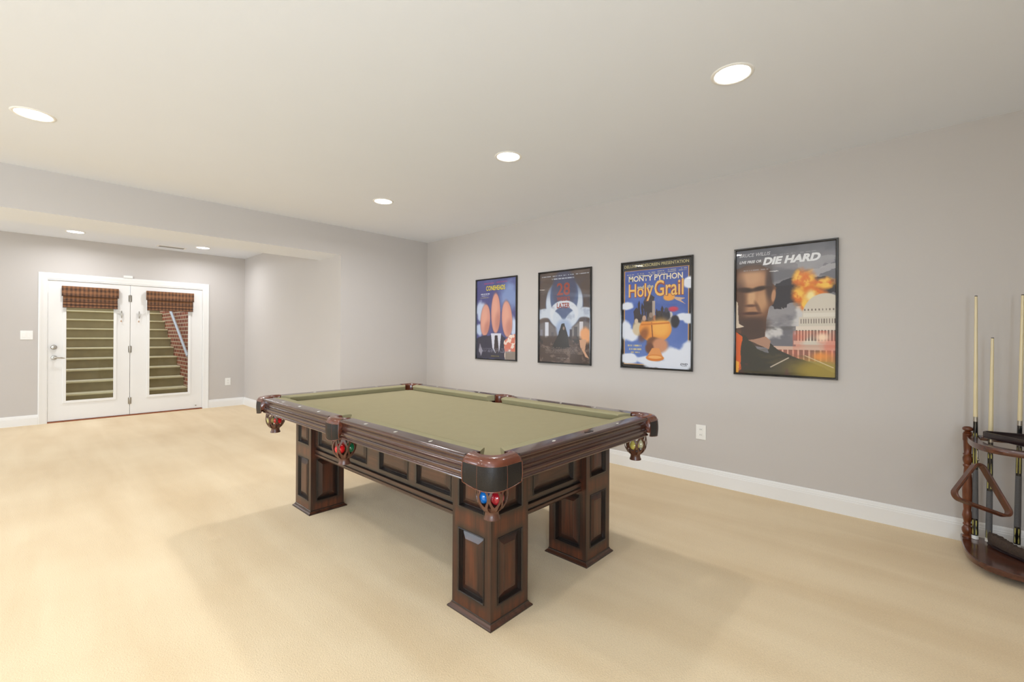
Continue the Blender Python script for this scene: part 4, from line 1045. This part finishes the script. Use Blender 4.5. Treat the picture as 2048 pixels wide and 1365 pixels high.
def cue(x, y, xt, yt, ztop, label, zsh=.815, zrec=.70):
    z0 = .0765; t = thing('pool_cue', (x, y, z0), label, 'pool cue', 'pool cues standing in the rack'); L = ztop-z0
    def P(z):
        k = (z-z0)/L; return Vector((x+(xt-x)*k, y+(yt-y)*k, z))
    def R(z): return float(np.interp(z, [z0, .60, .815, ztop], [.0150, .0118, .0105, .0064]))
    def seg(name, za, zb_, m, r_add=0.0, n=6, label=None, par=None):
        bm = bmesh.new(); zz = [za+(zb_-za)*i/n for i in range(n+1)]
        tube(bm, [P(z) for z in zz], [R(z)+r_add for z in zz], 16, flat=(1, 0, 0))
        o = obj(name, bm, m, None, ang=40)
        if par is None: rel(o, t)
        else: o.parent = par
        if label: o['label'] = label
        return o
    seg('bumper', z0, z0+.010, M['plate'], .001, 2); seg('bumper_ring', z0+.010, z0+.022, M['plate'], .0004, 2)
    zj = min(zsh, .815); s = zj-.815
    b_ = seg('butt', z0+.022, .20+s, M['cueblack'])
    seg('wrap', .20+s, .495+s, M['wrap'], .0003, 10, 'grey linen wrap')
    fa = seg('forearm', .495+s, .786+s, M['cueblack'], 0, 8)
    seg('joint_collar', .786+s, zj, M['nickel'], .0003, 2)
    def inl(za, zb_, cnt, par):
        bm = bmesh.new()
        for k in range(cnt):
            a = 2*PI*k/cnt+.3; zz = [za, (za+zb_)/2, zb_]; ww = [.0030, .0034, .0004]
            vs3 = []
            for z, w in zip(zz, ww):
                r = R(z)+.0004
                for q in (-1, 1):
                    aa = a+q*w/r; p = P(z); vs3.append(bm.verts.new((p.x+r*math.cos(aa), p.y+r*math.sin(aa), p.z)))
            bm.faces.new((vs3[0], vs3[1], vs3[3], vs3[2])); bm.faces.new((vs3[2], vs3[3], vs3[5], vs3[4]))
        o = obj('inlay', bm, M['cuegold'], par); return o
    inl(.51+s, .66+s, 6, fa); inl(.69+s, .72+s, 6, fa); inl(.105, .145, 6, b_); inl(.19+s, .148+s if s > -.1 else .15, 6, b_)
    sh_ = seg('shaft', zj, ztop-.014, M['ash'], 0, 8)
    seg('ferrule', ztop-.014, ztop-.004, M['ash'], 0, 2); seg('tip', ztop-.004, ztop, M['cap'], .0002, 2)
cue(3.915, -.205, 3.915, -.2035, 1.548, 'full length pool cue standing at the left end of the rack beside the left post')
cue(3.915, -.262, 3.915, -.273, 1.295, 'shorter pool cue with its tip well below the others, second from the left post', zsh=.70)
cue(3.915, -.375, 3.915, -.392, 1.545, 'full length pool cue at the right edge of the picture, third from the left post')

# dark ball rack lying on the shelf, wooden ball rack hanging from the hook
def tri_ring(A_, B_, C_, half_w, thick, mt, name, r=.035, nseg=7, nrm=None):
    A_, B_, C_ = Vector(A_), Vector(B_), Vector(C_); n_ = (B_-A_).cross(C_-A_).normalized()
    P = []
    vs3 = [A_, B_, C_]
    for i in range(3):
        p, a, b_ = vs3[i], vs3[i-1], vs3[(i+1) % 3]
        da, db = (a-p).normalized(), (b_-p).normalized()
        bis = (da+db).normalized(); ctr = p+bis*(r*2); t0 = p+da*(r*math.sqrt(3)); t1 = p+db*(r*math.sqrt(3))
        v0, v1 = t0-ctr, t1-ctr
        for k in range(nseg+1):
            t = k/nseg; ang = v0.angle(v1); w = (v0*math.sin((1-t)*ang)+v1*math.sin(t*ang))/math.sin(ang); P.append(ctr+w)
    bm = bmesh.new(); m = len(P); rings = []
    cen = (A_+B_+C_)/3
    for i, p in enumerate(P):
        t = (P[(i+1) % m]-P[i-1]).normalized(); inn = t.cross(n_).normalized()
        if inn.dot(cen-p) < 0: inn = -inn
        q = [(0, -half_w), (0, half_w), (thick*.5, half_w+.003), (thick, half_w), (thick, -half_w), (thick*.5, -half_w-.003)]
        rings.append([bm.verts.new(p+inn*a+n_*b_) for a, b_ in q])
    for i in range(m):
        a, b_ = rings[i], rings[(i+1) % m]
        for k in range(6): bm.faces.new((a[k], a[(k+1) % 6], b_[(k+1) % 6], b_[k]))
    return obj(name, bm, mt, ang=40)
o = tri_ring((3.862, -.200, .725), (3.535, -.470, .725), (3.930, -.630, .725), .016, .009, M['blacktri'], 'ball_rack')
tag(o, 'dark glossy plastic ball rack lying flat on top of the cue rack', 'ball rack')
o = tri_ring((3.575, -.1985, .633), (3.375, -.075, .437), (3.520, -.335, .335), .017, .012, M['triwood'], 'ball_rack')
tag(o, 'brown wooden triangle ball rack hanging from the cue rack by a hook', 'ball rack')

# table brush on the base board
tb = thing('table_brush', (3.72, -.36, .076), 'dark brown bristled table brush with curved handle lying on the base of the cue rack', 'brush')
ctr = [(3.865, -.262), (3.82, -.285), (3.77, -.318), (3.72, -.358), (3.675, -.405), (3.635, -.455), (3.60, -.51)]
wid = [.012, .021, .023, .017, .020, .023, .018]
ht = [.010, .012, .012, .012, .012, .013, .012]
def swept(bm, zlo, zhi, shrink, wav=0.0):
    rings = []
    m = 60
    xs = np.linspace(0, len(ctr)-1, m)
    for i, t in enumerate(xs):
        x = np.interp(t, range(len(ctr)), [c[0] for c in ctr]); y = np.interp(t, range(len(ctr)), [c[1] for c in ctr]); w = np.interp(t, range(len(ctr)), wid)*shrink
        t2 = min(t+.3, len(ctr)-1); t1 = max(t-.3, 0)
        d = Vector((np.interp(t2, range(len(ctr)), [c[0] for c in ctr])-np.interp(t1, range(len(ctr)), [c[0] for c in ctr]), np.interp(t2, range(len(ctr)), [c[1] for c in ctr])-np.interp(t1, range(len(ctr)), [c[1] for c in ctr]), 0)).normalized()
        s = Vector((-d.y, d.x, 0)); c = Vector((x, y, 0)); zh = zhi+wav*math.sin(i*.105+.4)+random.uniform(-.004, .004)*(wav > 0)
        if i in (0, m-1): w *= .5
        rings.append([bm.verts.new(c+s*w*a+Vector((0, 0, z))) for a, z in ((-.8, zlo), (-1, zlo+(zh-zlo)*.3), (-1.0, zlo+(zh-zlo)*.8), (-.75, zh), (0, zh+.003), (.75, zh), (1.0, zlo+(zh-zlo)*.8), (1, zlo+(zh-zlo)*.3), (.8, zlo))])
    for a, b_ in zip(rings, rings[1:]):
        for k in range(9): bm.faces.new((a[k], a[(k+1) % 9], b_[(k+1) % 9], b_[k]))
    bm.faces.new(rings[0]); bm.faces.new(rings[-1])
bm = bmesh.new(); swept(bm, .076, .094, 1.12); rel(obj('brush_handle', bm, M['blacktri'], ang=40), tb)
bm = bmesh.new(); swept(bm, .093, .142, 1.0, .008); o = rel(obj('bristles', bm, M['bristle'], ang=50), tb); o['kind'] = 'stuff'
